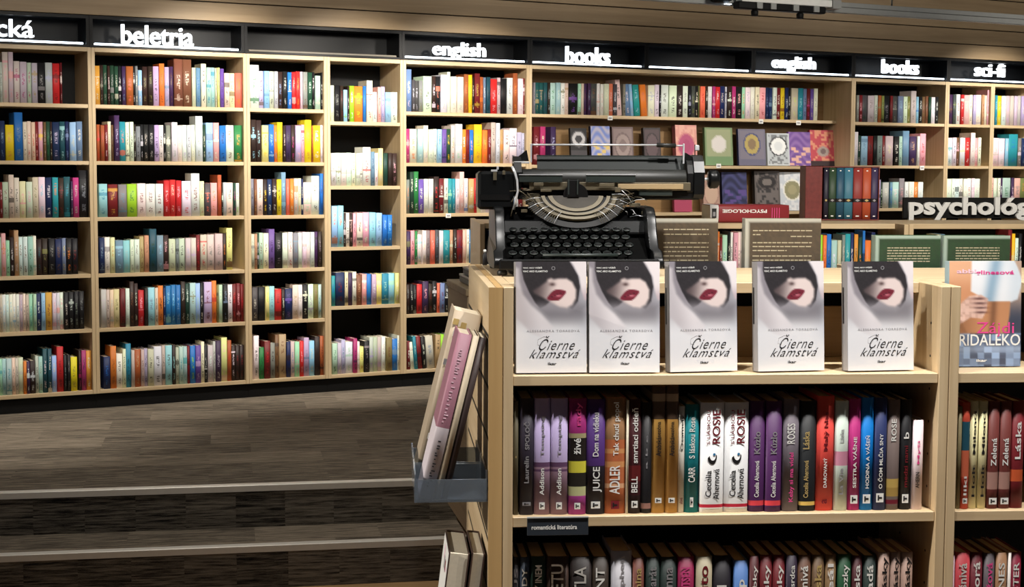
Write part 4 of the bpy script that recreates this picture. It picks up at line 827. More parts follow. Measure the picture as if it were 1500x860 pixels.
# slipcase with seven books
P0 = onz(1179, 322.5, HT); u, v = local(MID, P0); P1 = onz(1287, 322.5, HT); t0 = (P0-EYE).dot(FV)
RB = MID.a-0.10; BF = Frame(P0.x, P0.y, RB)
xs = [BF.hit(x, 285, 0)[0] for x in (1206, 1221, 1237.5, 1250, 1264, 1278.5, 1289.5, 1289.8)]
W = BF.hit(1288, 285, 0)[0]; Hh = (322-243.5)*t0/FPX; sx = BF.hit(1205, 285, 0)[0]
t = tag(empty('slipcase', BF.pt(0, 0, HT+0.0006), RB), 'marbled dark red slipcase holding a colourful book series', 'box')
M['marble'] = plain('marbled_red_board', (112, 40, 36), 0.45, vary=0.45, scale=60)
p = MB(); bt = 0.004; Dp = 0.15
p.box(0, sx-0.002, 0, Dp, 0, Hh, M['marble'], bev=0.001); p.box(sx-0.0015, W, 0.0, Dp, 0, bt, M['marble']); p.box(sx-0.0015, W, 0.0, Dp, Hh-bt, Hh, M['marble']); p.box(W-bt, W, 0, Dp, bt+0.0003, Hh-bt-0.0003, M['marble']); p.box(sx-0.0015, W-bt-0.0004, Dp-bt, Dp, bt+0.0003, Hh-bt-0.0003, M['marble'])
p.build('case', t)
cols = [((48, 44, 62), 'dark slate'), ((58, 84, 58), 'green'), ((48, 96, 124), 'petrol blue'), ((74, 140, 166), 'light blue'), ((168, 62, 56), 'red'), ((214, 96, 60), 'orange'), ((74, 62, 100), 'violet')]
edges = [BF.hit(x, 285, 0.003)[0] for x in (1206.5, 1214, 1225, 1236.5, 1249.5, 1263.5, 1276, 1286)]
for i, (c, nm) in enumerate(cols):
    a, b = max(edges[i], sx), min(edges[i+1], W-bt-0.001)
    bk = tag(empty('boxed_book', BF.pt((a+b)/2, 0.004, HT+0.0006+bt+0.0005), RB), nm+' spine inside the marbled red slipcase', 'book', 'books in the slipcase')
    hb = Hh-2*bt-0.002; cl = lin(tuple(v*0.82 for v in c)); q = MB(); book_geo(q, (b-a)*0.97, Dp-0.016, hb, cl, cl, -1.0, bands=[(hb*.33, hb*.40, lin((34, 28, 30)))], rnd=0.003); q.build('binding', bk)
    q = MB(); wdt = (b-a)*0.5; em = M['goldp'] if i in (0, 3, 5) else M['greyp']
    q.prism([(-wdt/2, hb*.365), (0, hb*.34), (wdt/2, hb*.365), (0, hb*.39)], -0.0008, -0.0003, em, plane='xz'); q.box(-wdt*.35, wdt*.35, -0.0008, -0.0003, hb*.05, hb*.07, M['whitep']); q.box(-wdt*.2, wdt*.2, -0.0008, -0.0003, hb*.93, hb*.95, M['whitep'])
    q.build('spine_print', bk)
# psychology sign
P0 = onz(1323, 320, HT); t0 = (P0-EYE).dot(FV); SF = Frame(P0.x, P0.y, MID.a)
W = SF.hit(1562, 305, 0)[0]; Hs = (320-289.5)*t0/FPX
t = tag(empty('shelf_sign', SF.pt(0, 0, HT+0.0006), MID.a), 'black sign board with white word psychológia standing on the second-row bookcase', 'sign')
p = MB(); p.box(0, W, 0, 0.018, 0, Hs, M['black'], bev=0.001); p.build('board', t)
a = SF.hit(1330, 305, -0.01)[0]; b = SF.hit(1537, 305, -0.01)[0]
o = fit_text('lettering', 'psychológia', M['signwhite'], t, (a, -0.0012, 0.0), FRONT, b-a, Hs*1.12, extrude=0.008, bold=0.035, align='LEFT')
ys = [q.co.y for q in o.data.vertices]; o.location.z = Hs*1.04 - max(ys)*o.scale.y; o.location.y = -0.0092
# red book lying flat
P0 = onz(1040, 326, HT); t0 = (P0-EYE).dot(FV); RF = Frame(P0.x, P0.y, MID.a-0.02); W = RF.hit(1156, 312, 0)[0]; Hs = (325.5-300)*t0/FPX
t = tag(empty('lying_book', RF.pt(0, 0, HT+0.0006), RF.a), 'thick red book lying flat on the second-row bookcase, title upside down', 'book')
p = MB(); tf_ = Matrix.Translation((0, 0, Hs/2)) @ Matrix.Rotation(PI/2, 4, 'Y')
book_geo(p, Hs, 0.20, W, lin((140, 50, 54)), lin((140, 50, 54)), -1.0, tf=tf_, bands=[(0, 0.035, lin((214, 212, 210)))], rnd=0.006); p.build('binding', t)
o = fit_text('spine_lettering', 'PSYCHOLOGIE', M['whitep'], t, (W*0.72, -0.0008, Hs*0.74), (PI/2, PI, 0), W*0.56, Hs*0.2, align='LEFT', bold=0.03)
p = MB(); p.box(0.008, 0.026, -0.0008, -0.0003, Hs*.25, Hs*.8, M['blackp']); p.box(0.012, 0.022, -0.0012, -0.0009, Hs*.35, Hs*.6, M['greyp'])
for k in range(4): p.box(W*(.78+.03*k), W*(.787+.03*k), -0.0008, -0.0003, Hs*.15, Hs*.85, M['pinkp'])
p.build('spine_print', t)
# low cabinet behind the leaning magazines
CT = Frame((656-750)/FPX*4.7, 4.7, FA); HC = CT.hit(656, 409, 0)[1]
t = tag(empty('low_cabinet', CT.pt(0, -0.381, 0), FA), 'pale beige cabinet end behind the leaning books, grey box on top', 'cabinet')
p = MB(); p.box(0, 0.62, 0, 0.381, 0.62, HC-0.021, M['wood_y'], bev=0.002); p.build('carcass', t)
p = MB(); p.box(-0.004, 0.63, -0.004, 0.385, HC-0.0205, HC, M['wood_x'], bev=0.002); p.build('top_board', t)
p = MB(); p.box(0.06, 0.56, 0.03, 0.36, 0.001, 0.6195, M['grey'], bev=0.002); p.build('pedestal', t)
u0 = CT.hit(664, 405, -0.12)[0]
for k, (w, h, d_) in enumerate(((0.30, 0.024, 0.2), (0.27, 0.022, 0.17))):
    b = tag(empty('storage_box', CT.pt(max(0.02, u0)+0.006*k, -0.30, HC+0.0006+k*0.0246), FA), ('lower' if k == 0 else 'upper')+' flat grey box stacked on the pale cabinet', 'box')
    p = MB(); p.box(0, w, 0, d_, 0, h*0.7, M['grey'], bev=0.002); p.build('tray', b); p = MB(); p.box(-0.001, w+0.001, -0.001, d_+0.001, h*0.7+0.0003, h, M['steel'], bev=0.001); p.build('lid', b)
# small dark bottle on the second-row end
P0 = onz(695.5, 386, HT-0.0)
b = tag(empty('small_bottle', MID.pt(xm0-0.03, -0.35, 0), 0), 'tiny dark bottle with white cap on the beige ledge by the typewriter', 'bottle')
bz = HT+0.0006; bp = onz(695.5, 384, bz); b.location = (bp.x, min(bp.y, UNIT.pt(0, UD-0.04, 0).y), 0)
lx = (695.5-750)/FPX*b.location.y; b.location.x = max(lx, UNIT.pt(XL+0.008, UD-0.04, 0).x)
p = MB(); p.lathe([(0, .005), (.001, .0058), (.022, .0058), (.026, .003), (.028, .003)], M['blackp'], 'z', (0, 0, bz), n=12); p.build('body', b); p = MB(); p.lathe([(.0282, .0036), (.034, .0036), (.035, .002)], M['whitep'], 'z', (0, 0, bz), n=12); p.build('cap', b)
# ------------------------------------------------------------------ trays and books on the slatted end
zt_ = UNIT.hit(650, 734, 0)[1]; uo = UNIT.hit(607, 716, 0)[0]; ui = XL-0.027
def tray(v0, v1, z, hgt, lab):
    t = tag(empty('display_tray', UNIT.pt(ui, v0, z), UNIT.a), lab, 'tray', 'clear trays on the slatted end'); w = ui-uo; m = M['acrylic']
    p = MB(); p.box(-w, -0.001, 0, v1-v0, -0.003, 0, m); p.build('floor_plate', t)
    p = MB(); p.box(-w, -w+0.003, 0, v1-v0, 0.0004, hgt*1.25, m); p.build('front_lip', t)
    for y in (0.0, v1-v0-0.003):
        p = MB(); p.box(-w+0.0034, -0.001, y, y+0.003, 0.0004, hgt, m); p.build('side_plate', t)
    p = MB(); p.box(-0.0038, -0.0008, 0.0034, v1-v0-0.0034, 0.0004, hgt*1.4, M['steel']); p.build('back_plate', t)
    return t
tray(0.002, 0.16, zt_, 0.040, 'clear tray at the near edge of the slatted end, holding mauve-spined books')
tray(0.175, 0.34, zt_, 0.040, 'clear tray farther along the slatted end')
def leaning(u, v, z, thick, h, d, tilt, col, bands, lab, flip=False, extra=None, seed=-1.0, acc=None):
    t = empty('leaning_book', UNIT.pt(u, v, z)); t.rotation_euler = (0, -tilt if flip else tilt, UNIT.a + (PI if flip else 0)); tag(t, lab, 'book', None)
    cl = lin(col); p = MB(); book_geo(p, thick, d, h, cl, lin(acc or col), seed, bands=[(a*h, b*h, lin(c)) for a, b, c in bands], rnd=0.003); p.build('binding', t)
    if extra:
        p = MB(); extra(p, thick, h, d); p.build('printed_pattern', t)
    return t
TL = math.atan2(64, 268); ct, st_ = math.cos(TL), math.sin(TL)
def dots(p, w, h, d):
    rng = random.Random(4); z = h*0.07
    while z < h*0.9:
        if not 0.36*h < z < 0.46*h:
            a = -w*.16+w*.08*rng.random(); p.box(a, a+w*(.10+.2*rng.random()), -0.0006, -0.0002, z, z+0.0022, M['blackp'] if z < h*.42 else M['pinkl'])
        z += 0.0035+0.006*rng.random()
def patches(p, w, h, d):
    rng = random.Random(9)
    for k in range(26):
        z = h*rng.random()*.95; a = -w*.46+w*.7*rng.random(); p.box(a, a+w*.2, -0.0006, -0.0002, z, z+0.012, rng.choice([M['whitep'], M['goldp'], M['pages'], M['greyp']]))
def board_print(p, w, h, d):
    p.box(w/2+0.0001, w/2+0.0005, 0.008, d-0.003, 0.004, h-0.004, M['whitep'])
    rng = random.Random(2)
    for k in range(14):
        y, z = 0.02+(d-0.05)*rng.random(), h*(0.1+0.75*rng.random()); p.box(w/2+0.0006, w/2+0.0009, y, y+0.02, z, z+0.02*rng.random()+0.006, rng.choice([M['pinkl'], M['greyp'], M['redp']]))
ub = uo+0.008
zb_ = zt_+0.001
def at_lean(off): # perpendicular offset inside the stack from the outer book's axis
    return off/ct
t1, t2, t3 = 0.026, 0.012, 0.012
leaning(ub+t1/2/ct, 0.008, zb_+t1/2*st_, t1, 0.318, 0.13, TL, (150, 104, 118), [(0, .43, (214, 204, 210))], 'thick mauve and white spine leaning in the near clear tray', extra=dots)
leaning(ub+(t1+t2/2+0.0015)/ct, 0.008, zb_+t2/2*st_, t2, 0.316, 0.13, TL, (60, 44, 40), [(0, 1, (190, 176, 152))], 'thin cream spine leaning between mauve and dark ones')
leaning(ub+(t1+t2+t3/2+0.003)/ct, 0.008, zb_+t3/2*st_, t3, 0.312, 0.13, TL, (54, 42, 40), [], 'thin dark book leaning nearest the slatted end')
leaning(uo+0.003+0.056/2/ct, 0.182, zb_+0.028*st_, 0.056, 0.338, 0.14, TL, (176, 160, 138), [], 'cream and brown speckled book leaning in the farther tray', extra=patches)
T2 = math.radians(7); zl = UNIT.hit(676, 808, 0.012)[1]; hb = 0.235
zf = zl-hb*math.cos(T2)-0.006
for thick, x0, x1, lab, cc in ((0, 657, 689.5, 'white hardback leaning in the lower tray, outer of the two', (206, 198, 196)), (0, 691, 711.5, 'white hardback leaning in the lower tray, next to the slats', (70, 52, 44))):
    a, b = UNIT.hit(x0, 808, 0.012)[0], UNIT.hit(x1, 808, 0.012)[0]; th = (b-a)*math.cos(T2)*0.94
    leaning((a+b)/2-hb*math.sin(T2), 0.20, zf+th/2*math.sin(T2), th, hb, 0.185, T2, (70, 52, 46), [], lab, flip=True, extra=board_print if x0 == 657 else None)
tray(0.002, 0.215, zf-0.001, 0.05, 'clear lower tray holding two white hardbacks')
# ------------------------------------------------------------------ typewriter
TV = 0.300; TU = 0.160
tw = tag(empty('typewriter', UNIT.pt(TU, TV, HT+0.0005), UNIT.a), 'old black manual typewriter with wide carriage on the front bookcase', 'typewriter')
M['enamel'] = plain('black_enamel', (15, 16, 17), 0.3, vary=0.15, scale=20, spec=0.2)
M['satin'] = plain('satin_black', (9, 9, 10), 0.5, spec=0.2)
M['gunmetal'] = plain('grey_green_plate', (36, 44, 42), 0.42, 0.1)
M['rubber'] = plain('platen_rubber', (30, 31, 29), 0.45)
M['chrome'] = plain('worn_chrome', (214, 216, 220), 0.3, 0.45)
M['brass'] = plain('aged_nickel', (92, 84, 67), 0.45, 0.3)
M['dullplate'] = plain('dull_steel', (52, 48, 42), 0.5, spec=0.2)
M['ebonite'] = plain('ebonite', (6, 6, 7), 0.45, spec=0.25)
M['pitblack'] = plain('matt_black', (4, 4, 4), 0.8, spec=0.05)
M['tableblack'] = plain('dark_green_grey', (20, 26, 25), 0.5, spec=0.25)
M['cream'] = plain('aged_card', (150, 130, 96), 0.6)
def X(px, py, y): return UNIT.hit(px, py, TV+y)[0]-TU
def Z(px, py, y): return UNIT.hit(px, py, TV+y)[1]-HT-0.0005
def Pt(px, py, y): a, b, _ = UNIT.hit(px, py, TV+y); return Vector((a-TU, y, b-HT-0.0005))
xl, xr = X(728, 370, 0.0), X(968, 370, 0.0)
# shell
prof = [(0.0, 0.012), (-0.003, 0.022), (0.0, 0.034), (0.020, 0.050), (0.045, 0.082), (0.062, 0.118), (0.078, 0.134), (0.10, 0.140), (0.225, 0.140), (0.246, 0.130), (0.250, 0.11), (0.250, 0.012)]
for _ in range(2):                                                 # round the corners of the side profile
    prof = [q for i in range(len(prof)) for q in ((prof[i][0]*.75+prof[(i+1) % len(prof)][0]*.25, prof[i][1]*.75+prof[(i+1) % len(prof)][1]*.25), (prof[i][0]*.25+prof[(i+1) % len(prof)][0]*.75, prof[i][1]*.25+prof[(i+1) % len(prof)][1]*.75))]
for a, b, o in ((xl, xl+0.020, -1), (xr-0.020, xr, 1)):
    p = MB(); rings = []
    for k, s in ((0, 0.86), (0.12, 0.95), (0.5, 1.0), (0.88, 0.95), (1, 0.86)):
        x = a+(b-a)*k; cy, cz = 0.13, 0.06
        rings.append([(x + (o*0.006 if z < 0.05 else 0), cy+(y-cy)*(0.97+0.03*s), cz+(z-cz)*(0.93+0.07*s)) for y, z in prof])
    p.loft(rings, M['enamel'], smooth=True); p.build('side_wing', tw)
p = MB(); p.box(xl+0.0205, xr-0.0205, 0.236, 0.248, 0.014, 0.128, M['enamel'], bev=0.004); p.build('rear_panel', tw)
p = MB(); p.box(xl+0.0205, xr-0.0205, 0.0, 0.235, 0.010, 0.016, M['pitblack'], bev=0.002); p.build('bottom_pan', tw)
p = MB(); zd0, zd1 = Z(845, 340, 0.085), Z(845, 324, 0.095)
p.prism([(0.083, zd0-0.004), (0.083, zd0), (0.093, zd1), (0.100, zd1+0.002), (0.104, zd1+0.001), (0.104, zd1-0.004), (0.089, zd0-0.006)], xl+0.0205, xr-0.0205, M['enamel']); p.build('front_cowl', tw)
xa, xb = X(795, 320, 0.09), X(910, 320, 0.09)
p = MB(); p.prism([(0.0755, zd0-0.001), (0.0755, zd0+0.006), (0.0825, zd0+0.007), (0.0825, zd0-0.001)], xa, xb, M['satin']); p.build('scale_bar', tw)
zr0 = Z(845, 384, -0.004)
p = MB(); p.box(xl+0.004, xr-0.004, -0.010, 0.002, 0.012, zr0+0.006, M['enamel'], bev=0.003); p.build('front_rail', tw)
p = MB(); p.cyl((X(795, 378, 0.006), 0.008, zr0+0.013), (X(905, 378, 0.006), 0.008, zr0+0.013), 0.0042, M['gunmetal'], n=12); p.build('space_bar', tw)
for a in (xl+0.012, xr-0.012):
    for y in (0.015, 0.235):
        p = MB(); p.lathe([(0.0, 0.009), (0.002, 0.011), (0.009, 0.010), (0.0115, 0.007)], M['rubber'], 'z', (a, y, 0.0), n=14); p.build('rubber_foot', tw)
# keys: one mesh, many copies
p = MB(); p.prism([(0.005, 0.016), (0.080, 0.074), (0.080, 0.070), (0.010, 0.016)], xl+0.022, xr-0.022, M['pitblack']); kbd = p.build('keyboard', tw)
p = MB(); p.lathe([(-0.028, 0.0012), (-0.002, 0.0012), (-0.0018, 0.007), (0.0, 0.0082), (0.0018, 0.0084), (0.0030, 0.0074), (0.0034, 0.0)], M['ebonite'], 'z', n=14); p.lathe([(0.0016, 0.0086), (0.0024, 0.0088), (0.0034, 0.0078), (0.0028, 0.0072)], M['gunmetal'], 'z', n=14, cap=False)
keyme = p.mesh('key')
n = 0
for r in range(4):
    for k in range(12):
        x = xl+0.034+0.0218*k+0.005*(r % 2)
        if x > xr-0.030: continue
        o = place('key', keyme, kbd, (x, 0.018+0.0185*r, 0.044+0.0155*r)); o.rotation_euler = (0.42, 0, 0); n += 1
# type basket
ctr = Pt(843, 284, 0.125)
def arc(R, a0, a1, n=40, lift=0.0): return [ctr+Vector((R*math.cos(a), -R*math.sin(a)*0.50, -R*math.sin(a)*0.60+lift)) for a in [a0+(a1-a0)*i/n for i in range(n+1)]]
p = MB()
for r0, r1, m, l in ((0.050, 0.060, 'brass', 0.0), (0.0605, 0.0665, 'satin', -0.002), (0.067, 0.075, 'brass', 0.001), (0.0755, 0.080, 'satin', -0.002), (0.0805, 0.089, 'brass', 0.001)):
    A, B = arc(r0, 0.12, PI-0.12, lift=l), arc(r1, 0.12, PI-0.12, lift=l)
    rings = [[a, b, b+Vector((0, 0.004, -0.004)), a+Vector((0, 0.004, -0.004))] for a, b in zip(A, B)]
    p.loft(rings, M[m])
seg = p.build('type_segment', tw)
p = MB(); A = arc(0.0895, 0.05, PI-0.05, lift=-0.006); B = arc(0.104, 0.05, PI-0.05, lift=-0.008)
p.loft([[a, b, b+Vector((0, .003, -.003)), a+Vector((0, .003, -.003))] for a, b in zip(A, B) if True], M['satin']); p.build('basket_shield', tw)
for k in range(56):
    a = 0.10+(PI-0.20)*k/55
    if 1.15 < a < 1.99: continue
    d = Vector((math.cos(a), -math.sin(a)*0.50, -math.sin(a)*0.60))
    p = MB(); p.tube([ctr+d*0.078+Vector((0, 0, .004)), ctr+d*0.096+Vector((0, -.002, .006)), ctr+d*0.116+Vector((0, 0, .002))], 0.00055, M['chrome'] if k % 4 == 0 else M['brass'], n=5); p.build('typebar', seg)
p = MB(); A = arc(0.0495, 0.12, PI-0.12); p.v = []; b0 = p.add(A); p.face([b0+i for i in range(len(A))], M['dullplate']); p.build('segment_plate', seg)
q0, q1 = Pt(770, 300, 0.152), Pt(930, 272, 0.152); p = MB(); p.box(q0.x, q1.x, 0.150, 0.154, q0.z, q1.z, M['satin']); p.build('back_plate', tw)
p = MB(); p.lathe([(0.0, 0.026), (0.003, 0.027), (0.006, 0.020)], M['satin'], 'y', ctr+Vector((0, -0.006, -0.004)), n=24); p.build('segment_hub', seg)
p = MB()
for px in (833, 846):
    a, b = Pt(px, 285, 0.112), Pt(px, 263, 0.112); p.box(a.x-0.0013, a.x+0.0013, 0.111, 0.114, a.z, b.z, M['gunmetal'], bev=0.0004)
a, b = Pt(831, 289, 0.114), Pt(849, 264, 0.114); p.box(a.x, b.x, 0.1145, 0.120, a.z, b.z, M['satin'], bev=0.001); p.build('type_guide', tw)
# inner mechanism
rng = random.Random(3)
for cx in (773, 915):
    c = Pt(cx, 284, 0.15)
    p = MB(); p.lathe([(-0.012, 0.021), (-0.010, 0.022), (-0.009, 0.012), (0.006, 0.012), (0.007, 0.022), (0.009, 0.021), (0.0095, 0.004), (0.013, 0.004)], M['brass'] if cx < 800 else M['gunmetal'], 'z', c, n=20); p.build('ribbon_spool', tw)
for k in range(26):
    side = -1 if k % 2 else 1
    a = Pt(845+side*rng.uniform(50, 105), rng.uniform(276, 318), 0.106); b = Pt(845+side*rng.uniform(50, 105), rng.uniform(276, 318), 0.125)
    if (a-b).length > 0.05: b = a+(b-a)*0.5
    p = MB(); p.tube([a, (a+b)/2+Vector((0, -.002, .003)), b], 0.0008, M['brass'] if k % 4 else M['chrome'], n=5); p.build('linkage', tw)
for px, py, w, h in ((789, 270, 14, 5), (889, 271, 22, 5), (905, 278, 8, 7), (800, 279, 16, 4), (930, 300, 16, 5), (775, 292, 10, 6), (945, 312, 10, 5), (768, 309, 9, 5)):
    a, b = Pt(px-w/2, py+h/2, 0.118), Pt(px+w/2, py-h/2, 0.118)
    p = MB(); p.box(a.x, b.x, 0.116, 0.122, a.z, b.z, M['brass'], bev=0.0008); p.build('bracket', tw)
# dark well behind the basket
p = MB(); p.box(xl+0.0205, xr-0.0205, 0.16, 0.235, 0.020, 0.136, M['satin'], bev=0.003); p.build('escapement_case', tw)
# carriage
a, b = Pt(758, 292, 0.150), Pt(1024, 279, 0.150); p = MB(); p.box(a.x, b.x, 0.136, 0.17, a.z, b.z, M['satin'], bev=0.003); CR = p.build('carriage', tw)
yc = 0.150
cl, cr = Pt(764, 262, yc), Pt(1004, 262, yc); rc = 0.0205
p = MB(); p.lathe([(cl.x, 0.010), (cl.x+0.0005, rc-0.001), (cl.x+0.002, rc), (cr.x-0.002, rc), (cr.x-0.0005, rc-0.001), (cr.x, 0.010)], M['rubber'], 'x', (0, yc, (cl.z+cr.z)/2), n=36); p.build('platen', CR)
zc = (cl.z+cr.z)/2
a, b = Pt(787, 248, 0.168), Pt(1001, 229.5, 0.178)
p = MB(); p.prism([(0.166, a.z), (0.169, a.z), (0.180, b.z-0.003), (0.184, b.z), (0.181, b.z+0.002), (0.176, b.z-0.001)], a.x, b.x, M['tableblack']); p.build('paper_table', CR)
for x0, x1 in ((760, 824), (858, 931)):
    a, b = Pt(x0, 267, 0.122), Pt(x1, 255.5, 0.122)
    p = MB(); p.box(a.x, b.x, 0.121, 0.124, a.z, b.z, M['gunmetal'], bev=0.0008); p.box(a.x, b.x, 0.119, 0.1208, b.z-0.0016, b.z, M['chrome']); p.build('line_gauge', CR)
a, b = Pt(905, 277, 0.124), Pt(1001, 269.5, 0.124); p = MB(); p.box(a.x, b.x, 0.123, 0.127, a.z, b.z, M['cream'], bev=0.0008); p.build('front_scale', CR)
a, b = Pt(775, 276.5, 0.126), Pt(1012, 267.5, 0.126); p = MB(); p.box(a.x, b.x, 0.1275, 0.133, a.z-0.003, b.z, M['brass'], bev=0.001); p.build('carriage_frame', CR)
a, b = Pt(936, 287, 0.130), Pt(985, 277, 0.130); p = MB(); p.box(a.x, b.x, 0.128, 0.1355, a.z, b.z, M['gunmetal'], bev=0.0012); p.build('tab_bar', CR)
def plate(px0, px1, pts, name, m):
    a, b = X(px0, 260, yc), X(px1, 260, yc); p = MB(); p.prism([(yc+dy, Z(870, py, yc)) for dy, py in pts], a, b, M[m]); p.build(name, CR)
rnd_ = [(-0.024, 270), (-0.024, 252), (-0.012, 236), (0.004, 227), (0.03, 226), (0.036, 240), (0.036, 284), (0.02, 291), (-0.012, 291), (-0.022, 284)]
plate(1014, 1029, rnd_, 'right_end_plate', 'enamel'); plate(1005, 1013.5, [(dy*0.8, py*0.8+52) for dy, py in rnd_], 'right_bearing', 'satin')
plate(752, 763, [(dy*0.9, py*0.9+26) for dy, py in rnd_], 'left_end_plate', 'satin')
k0, k1 = Pt(1029, 261, yc), Pt(1053, 262, yc)
p = MB(); p.cyl((k0.x, yc, zc), (X(1037, 261, yc), yc, zc), 0.0032, M['chrome'], n=12); p.build('knob_shaft', CR)
x0 = X(1037, 261, yc); w = k1.x-x0
p = MB(); p.lathe([(x0, 0.006), (x0+0.001, 0.017), (x0+w*.2, 0.0205), (x0+w*.45, 0.0195), (x0+w*.55, 0.0205), (x0+w*.85, 0.019), (x0+w, 0.014), (x0+w, 0.0)], M['enamel'], 'x', (0, yc, zc), n=22); p.build('platen_knob', CR)
a, b = Pt(698, 306, 0.165), Pt(750, 251, 0.165); p = MB(); p.bevel_box(a.x, b.x, 0.115, 0.20, a.z, b.z, M['enamel'], 0.006); p.build('carriage_end_box', CR)
a, b = Pt(702, 293, 0.112), Pt(747, 285, 0.112); p = MB(); p.box(a.x, b.x, 0.1125, 0.1148, a.z, b.z, M['satin']); p.build('end_box_band', CR)
for px, py, w, h, m in ((725, 258, 5, 12, 'brass'), (724, 250, 9, 3, 'chrome'), (738, 253, 4, 6, 'brass'), (729, 246, 3, 5, 'chrome')):
    a, b = Pt(px-w/2, py+h/2, 0.112), Pt(px+w/2, py-h/2, 0.112); p = MB(); p.box(a.x, b.x, 0.1075, 0.1145, a.z, b.z, M[m], bev=0.0006); p.build('margin_catch', CR)
p = MB(); p.tube([Pt(750, 244, 0.108), Pt(754, 252, 0.104), Pt(757.5, 264, 0.102), Pt(758.5, 280, 0.102), Pt(755.5, 294, 0.104), Pt(752.5, 307, 0.108)], [0.0028, 0.0028, 0.0024, 0.0022, 0.0024, 0.003], M['chrome'], n=8); p.build('return_lever', CR)
p = MB(); q = [Pt(751, 236, 0.165), Pt(771, 220, 0.165), Pt(774, 236, 0.165)]; p.loft([[(v.x, 0.155, v.z) for v in q], [(v.x, 0.172, v.z) for v in q]], M['satin']); p.build('paper_guide', CR)
a, b = Pt(752, 239.5, 0.150), Pt(775, 236.5, 0.150); p = MB(); p.box(a.x, b.x, 0.140, 0.172, a.z, b.z, M['chrome'], bev=0.0006); p.build('release_plate', CR)
ya = 0.150
a, b, c, d = Pt(778, 212, ya), Pt(962, 212.6, ya), Pt(990, 213.4, ya), Pt(1001, 213.6, ya)
p = MB(); p.cyl(a, b, 0.0021, M['chrome'], n=10); p.build('paper_bail', CR)
p = MB(); p.cyl(b, c, 0.0046, M['rubber'], n=14); p.build('bail_roller', CR)
p = MB(); p.cyl(c, d, 0.0018, M['chrome'], n=10); p.build('bail_end', CR)
for px, yb in ((778, 238), (1001.5, 240)):
    u_, l_ = Pt(px, 210.5, ya), Pt(px+1, yb, ya); p = MB(); p.box(u_.x-0.0016, u_.x+0.0016, ya-0.003, ya+0.003, l_.z, u_.z, M['chrome'], bev=0.0005); p.build('bail_arm', CR)
a, b = Pt(1018, 236, 0.158), Pt(1018, 212, 0.158); p = MB(); p.cyl(a, b, 0.0011, M['satin'], n=8); p.box(a.x-0.0005, a.x+0.009, 0.155, 0.161, b.z-0.013, b.z-0.001, M['chrome'], bev=0.0015); p.build('margin_stop', CR)
p = MB(); q = [Pt(1003, 240, 0.16), Pt(1004, 224, 0.16), Pt(1012, 229, 0.16), Pt(1016, 236, 0.16)]; p.loft([[(v.x, 0.152, v.z) for v in q], [(v.x, 0.170, v.z) for v in q]], M['satin']); p.build('paper_guide', CR)
# ------------------------------------------------------------------ put the books on the wall and second-row shelves
def shade(c, rng):
    return tuple(max(2, min(250, v*(0.93+0.14*rng.random()))) for v in c)
def book_words(b):
    n = PAL[b['c']][1]; lst = b['row']; same = [q for q in lst if q['c'] == b['c']]
    where = b['where']; tall = 'tall ' if b['up'] >= 8 else ''
    if len(same) == 1: return tall+n+' book '+where
    if b['acc']:
        sa = [q for q in same if q['acc'] == b['acc']]
        if len(sa) == 1: return '%s%s book with %s print %s' % (tall, n, PAL[b['acc']][1], where)
    if tall and sum(q['up'] >= 8 for q in same) == 1: return 'only tall '+n+' book '+where
    i = b['i']; nb = lambda k: PAL[lst[k]['c']][1] if 0 <= k < len(lst) else 'end'
    key = (nb(i-1), nb(i+1))
    if 0 < i < len(lst)-1 and key[0] != n and key[1] != n and sum(1 for q in same if (nb(q['i']-1), nb(q['i']+1)) in (key, key[::-1])) == 1:
        s = '%s book between %s and %s ones %s' % (n, key[0], key[1], where)
        if key[0] != key[1] and len(s.split()) <= 16: return s
        if key[0] == key[1]: return '%s book between two %s ones %s' % (n, key[0], where)
    k = same.index(b)
    if k == len(same)-1 and k > 0: return 'rightmost %s book %s' % (n, where)
    return '%s %s book from the left %s' % (ORD[k], n, where)
n_big = sum(1 for o in C.objects if o.name.split('.')[0] in ('book', 'lying_book', 'leaning_book'))
hidden = lambda b: (b['where'].endswith('first english sign') and b['where'].split(' the ')[1].split()[0] in ('third', 'fourth', 'fifth', 'bottom') and b['cx'] > (698 if 'third' in b['where'] else 684 if 'fourth' in b['where'] else 653)) or b['cx'] > 1496
cand = sorted((b for b in BOOKS if not hidden(b)), key=lambda b: -b['px']*1.0)
# spines in the second row whose lower part the front books cover are judged by what shows of them
mid_ = [b for b in cand if b['frame'] is MID]; cand = [b for b in cand if b['frame'] is not MID]
single = set(id(b) for b in mid_) | set(id(b) for b in cand[:300-n_big-len(mid_)])
rest = MB(); rng = random.Random(21)
for b in BOOKS:
    fr = b['frame']; c1 = lin(shade(PAL[b['c']][0], rng)); c2 = lin(shade(PAL[b['a']][0], rng)); lean = math.radians(-5) if b['lean'] else 0.0
    if id(b) in single:
        p = MB(); book_geo(p, b['w']*(0.93 if lean else 1), b['d'], b['h'], c1, c2, b['seed'])
        o = p.build('book'); o.location = fr.pt(b['u'], b['v'], b['z']+abs(math.sin(lean))*b['w']/2); o.rotation_euler = (0, lean, fr.a)
        tag(o, book_words(b), 'book', b['group'])
    else:
        tf_ = Matrix.Translation(fr.pt(b['u'], b['v'], b['z']+abs(math.sin(lean))*b['w']/2)) @ Matrix.Rotation(fr.a, 4, 'Z') @ Matrix.Rotation(lean, 4, 'Y')
        book_geo(rest, b['w']*(0.93 if lean else 1), b['d'], b['h'], c1, c2, b['seed'], tf=tf_)
o = rest.build('shelved_books'); tag(o, 'all the remaining small books filling the wall shelves', 'books', None, 'stuff')
# one white book lying across the second-row books
P0 = MID.hit(1410, 343.5, 0.03); P1 = MID.hit(1456, 343.5, 0.03)
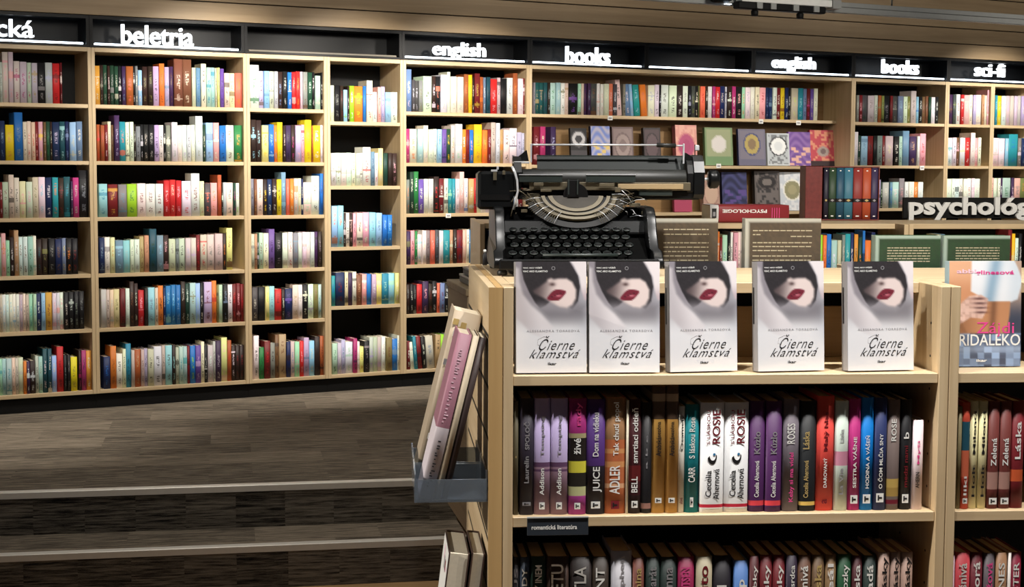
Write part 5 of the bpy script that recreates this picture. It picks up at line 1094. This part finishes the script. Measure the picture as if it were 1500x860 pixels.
# ------------------------------------------------------------------ light
def spot(loc, aim, energy, size, blend=0.6, col=(1.0, 0.93, 0.83), rad=0.05):
    l = bpy.data.lights.new('ceiling_or_fill_spot', 'SPOT'); l.energy = energy; l.spot_size = math.radians(size); l.spot_blend = blend; l.color = col; l.shadow_soft_size = rad
    o = bpy.data.objects.new('ceiling_or_fill_spot', l); C.objects.link(o); o.location = loc
    o.rotation_euler = (Vector(aim)-Vector(loc)).to_track_quat('-Z', 'Y').to_euler(); return o
def wall_spot(px, e, size=70, zaim=1.75, out=1.0, z=2.55):
    u = WALL.hit(px, 150, 0)[0]; spot(WALL.pt(u, -out, z), WALL.pt(u, 0, zaim), e, size)
FCOL = (1.0, 0.97, 0.93)
for px, e, za in ((-160, 8, 1.3), (70, 17, 1.2), (320, 76, 1.65), (520, 78, 1.65), (680, 70, 1.65), (880, 26, 1.4), (1080, 54, 1.5), (1290, 26, 1.4), (1450, 90, 1.65)):
    wall_spot(px, e, 88, za)
# down lights over the near bookcases and the floor, with fill spots added
spot((0.10, 2.42, 3.05), (0.18, 2.95, 1.1), 92, 84, 0.7, FCOL, 0.03)
spot((0.95, 2.45, 3.05), (0.80, 2.98, 1.1), 165, 72, 0.8, FCOL, 0.03)
spot((1.7, 4.1, 3.05), (1.7, 6.3, 1.35), 280, 60, 0.8)  # added fill spot that brightens the psychology sign's letters from the front
spot((0.5, 3.5, 3.05), (0.5, 3.5, 1.4), 14, 80, 0.8)
spot((-2.6, 7.0, 3.05), (-2.45, 7.45, 0.3), 150, 46, 0.9)
for px in (100, 560, 980, 1400):
    u = WALL.hit(px, 50, 0)[0]; spot(WALL.pt(u, -3.0, 2.9), WALL.pt(u, 0, 2.74), 75, 80, 0.9, rad=0.35)  # soft fill spots added to brighten the bulkhead boards
spot((-1.3, 5.9, 3.05), (-1.1, 6.9, 0.3), 80, 100, 0.9)
spot((-0.9, 4.4, 3.05), (-0.9, 5.7, 0.3), 34, 70, 0.9)
spot((-4.4, 2.0, 3.05), (-0.15, 2.98, 0.95), 620, 24, 0.8)  # added narrow fill from far aside, slips under the trays onto the lower books
w = bpy.data.worlds.new('room_air'); sc.world = w; w.use_nodes = True
bg = w.node_tree.nodes['Background']; bg.inputs[0].default_value = (0.92, 0.94, 1.0, 1); bg.inputs[1].default_value = 0.10
vs = sc.view_settings; sc.display_settings.display_device = 'sRGB'; vs.view_transform = 'Standard'; vs.look = 'None'; vs.gamma = 1.0; vs.exposure = 0.4; vs.use_curve_mapping = False
sc.cycles.max_bounces = 6; sc.cycles.use_denoising = True
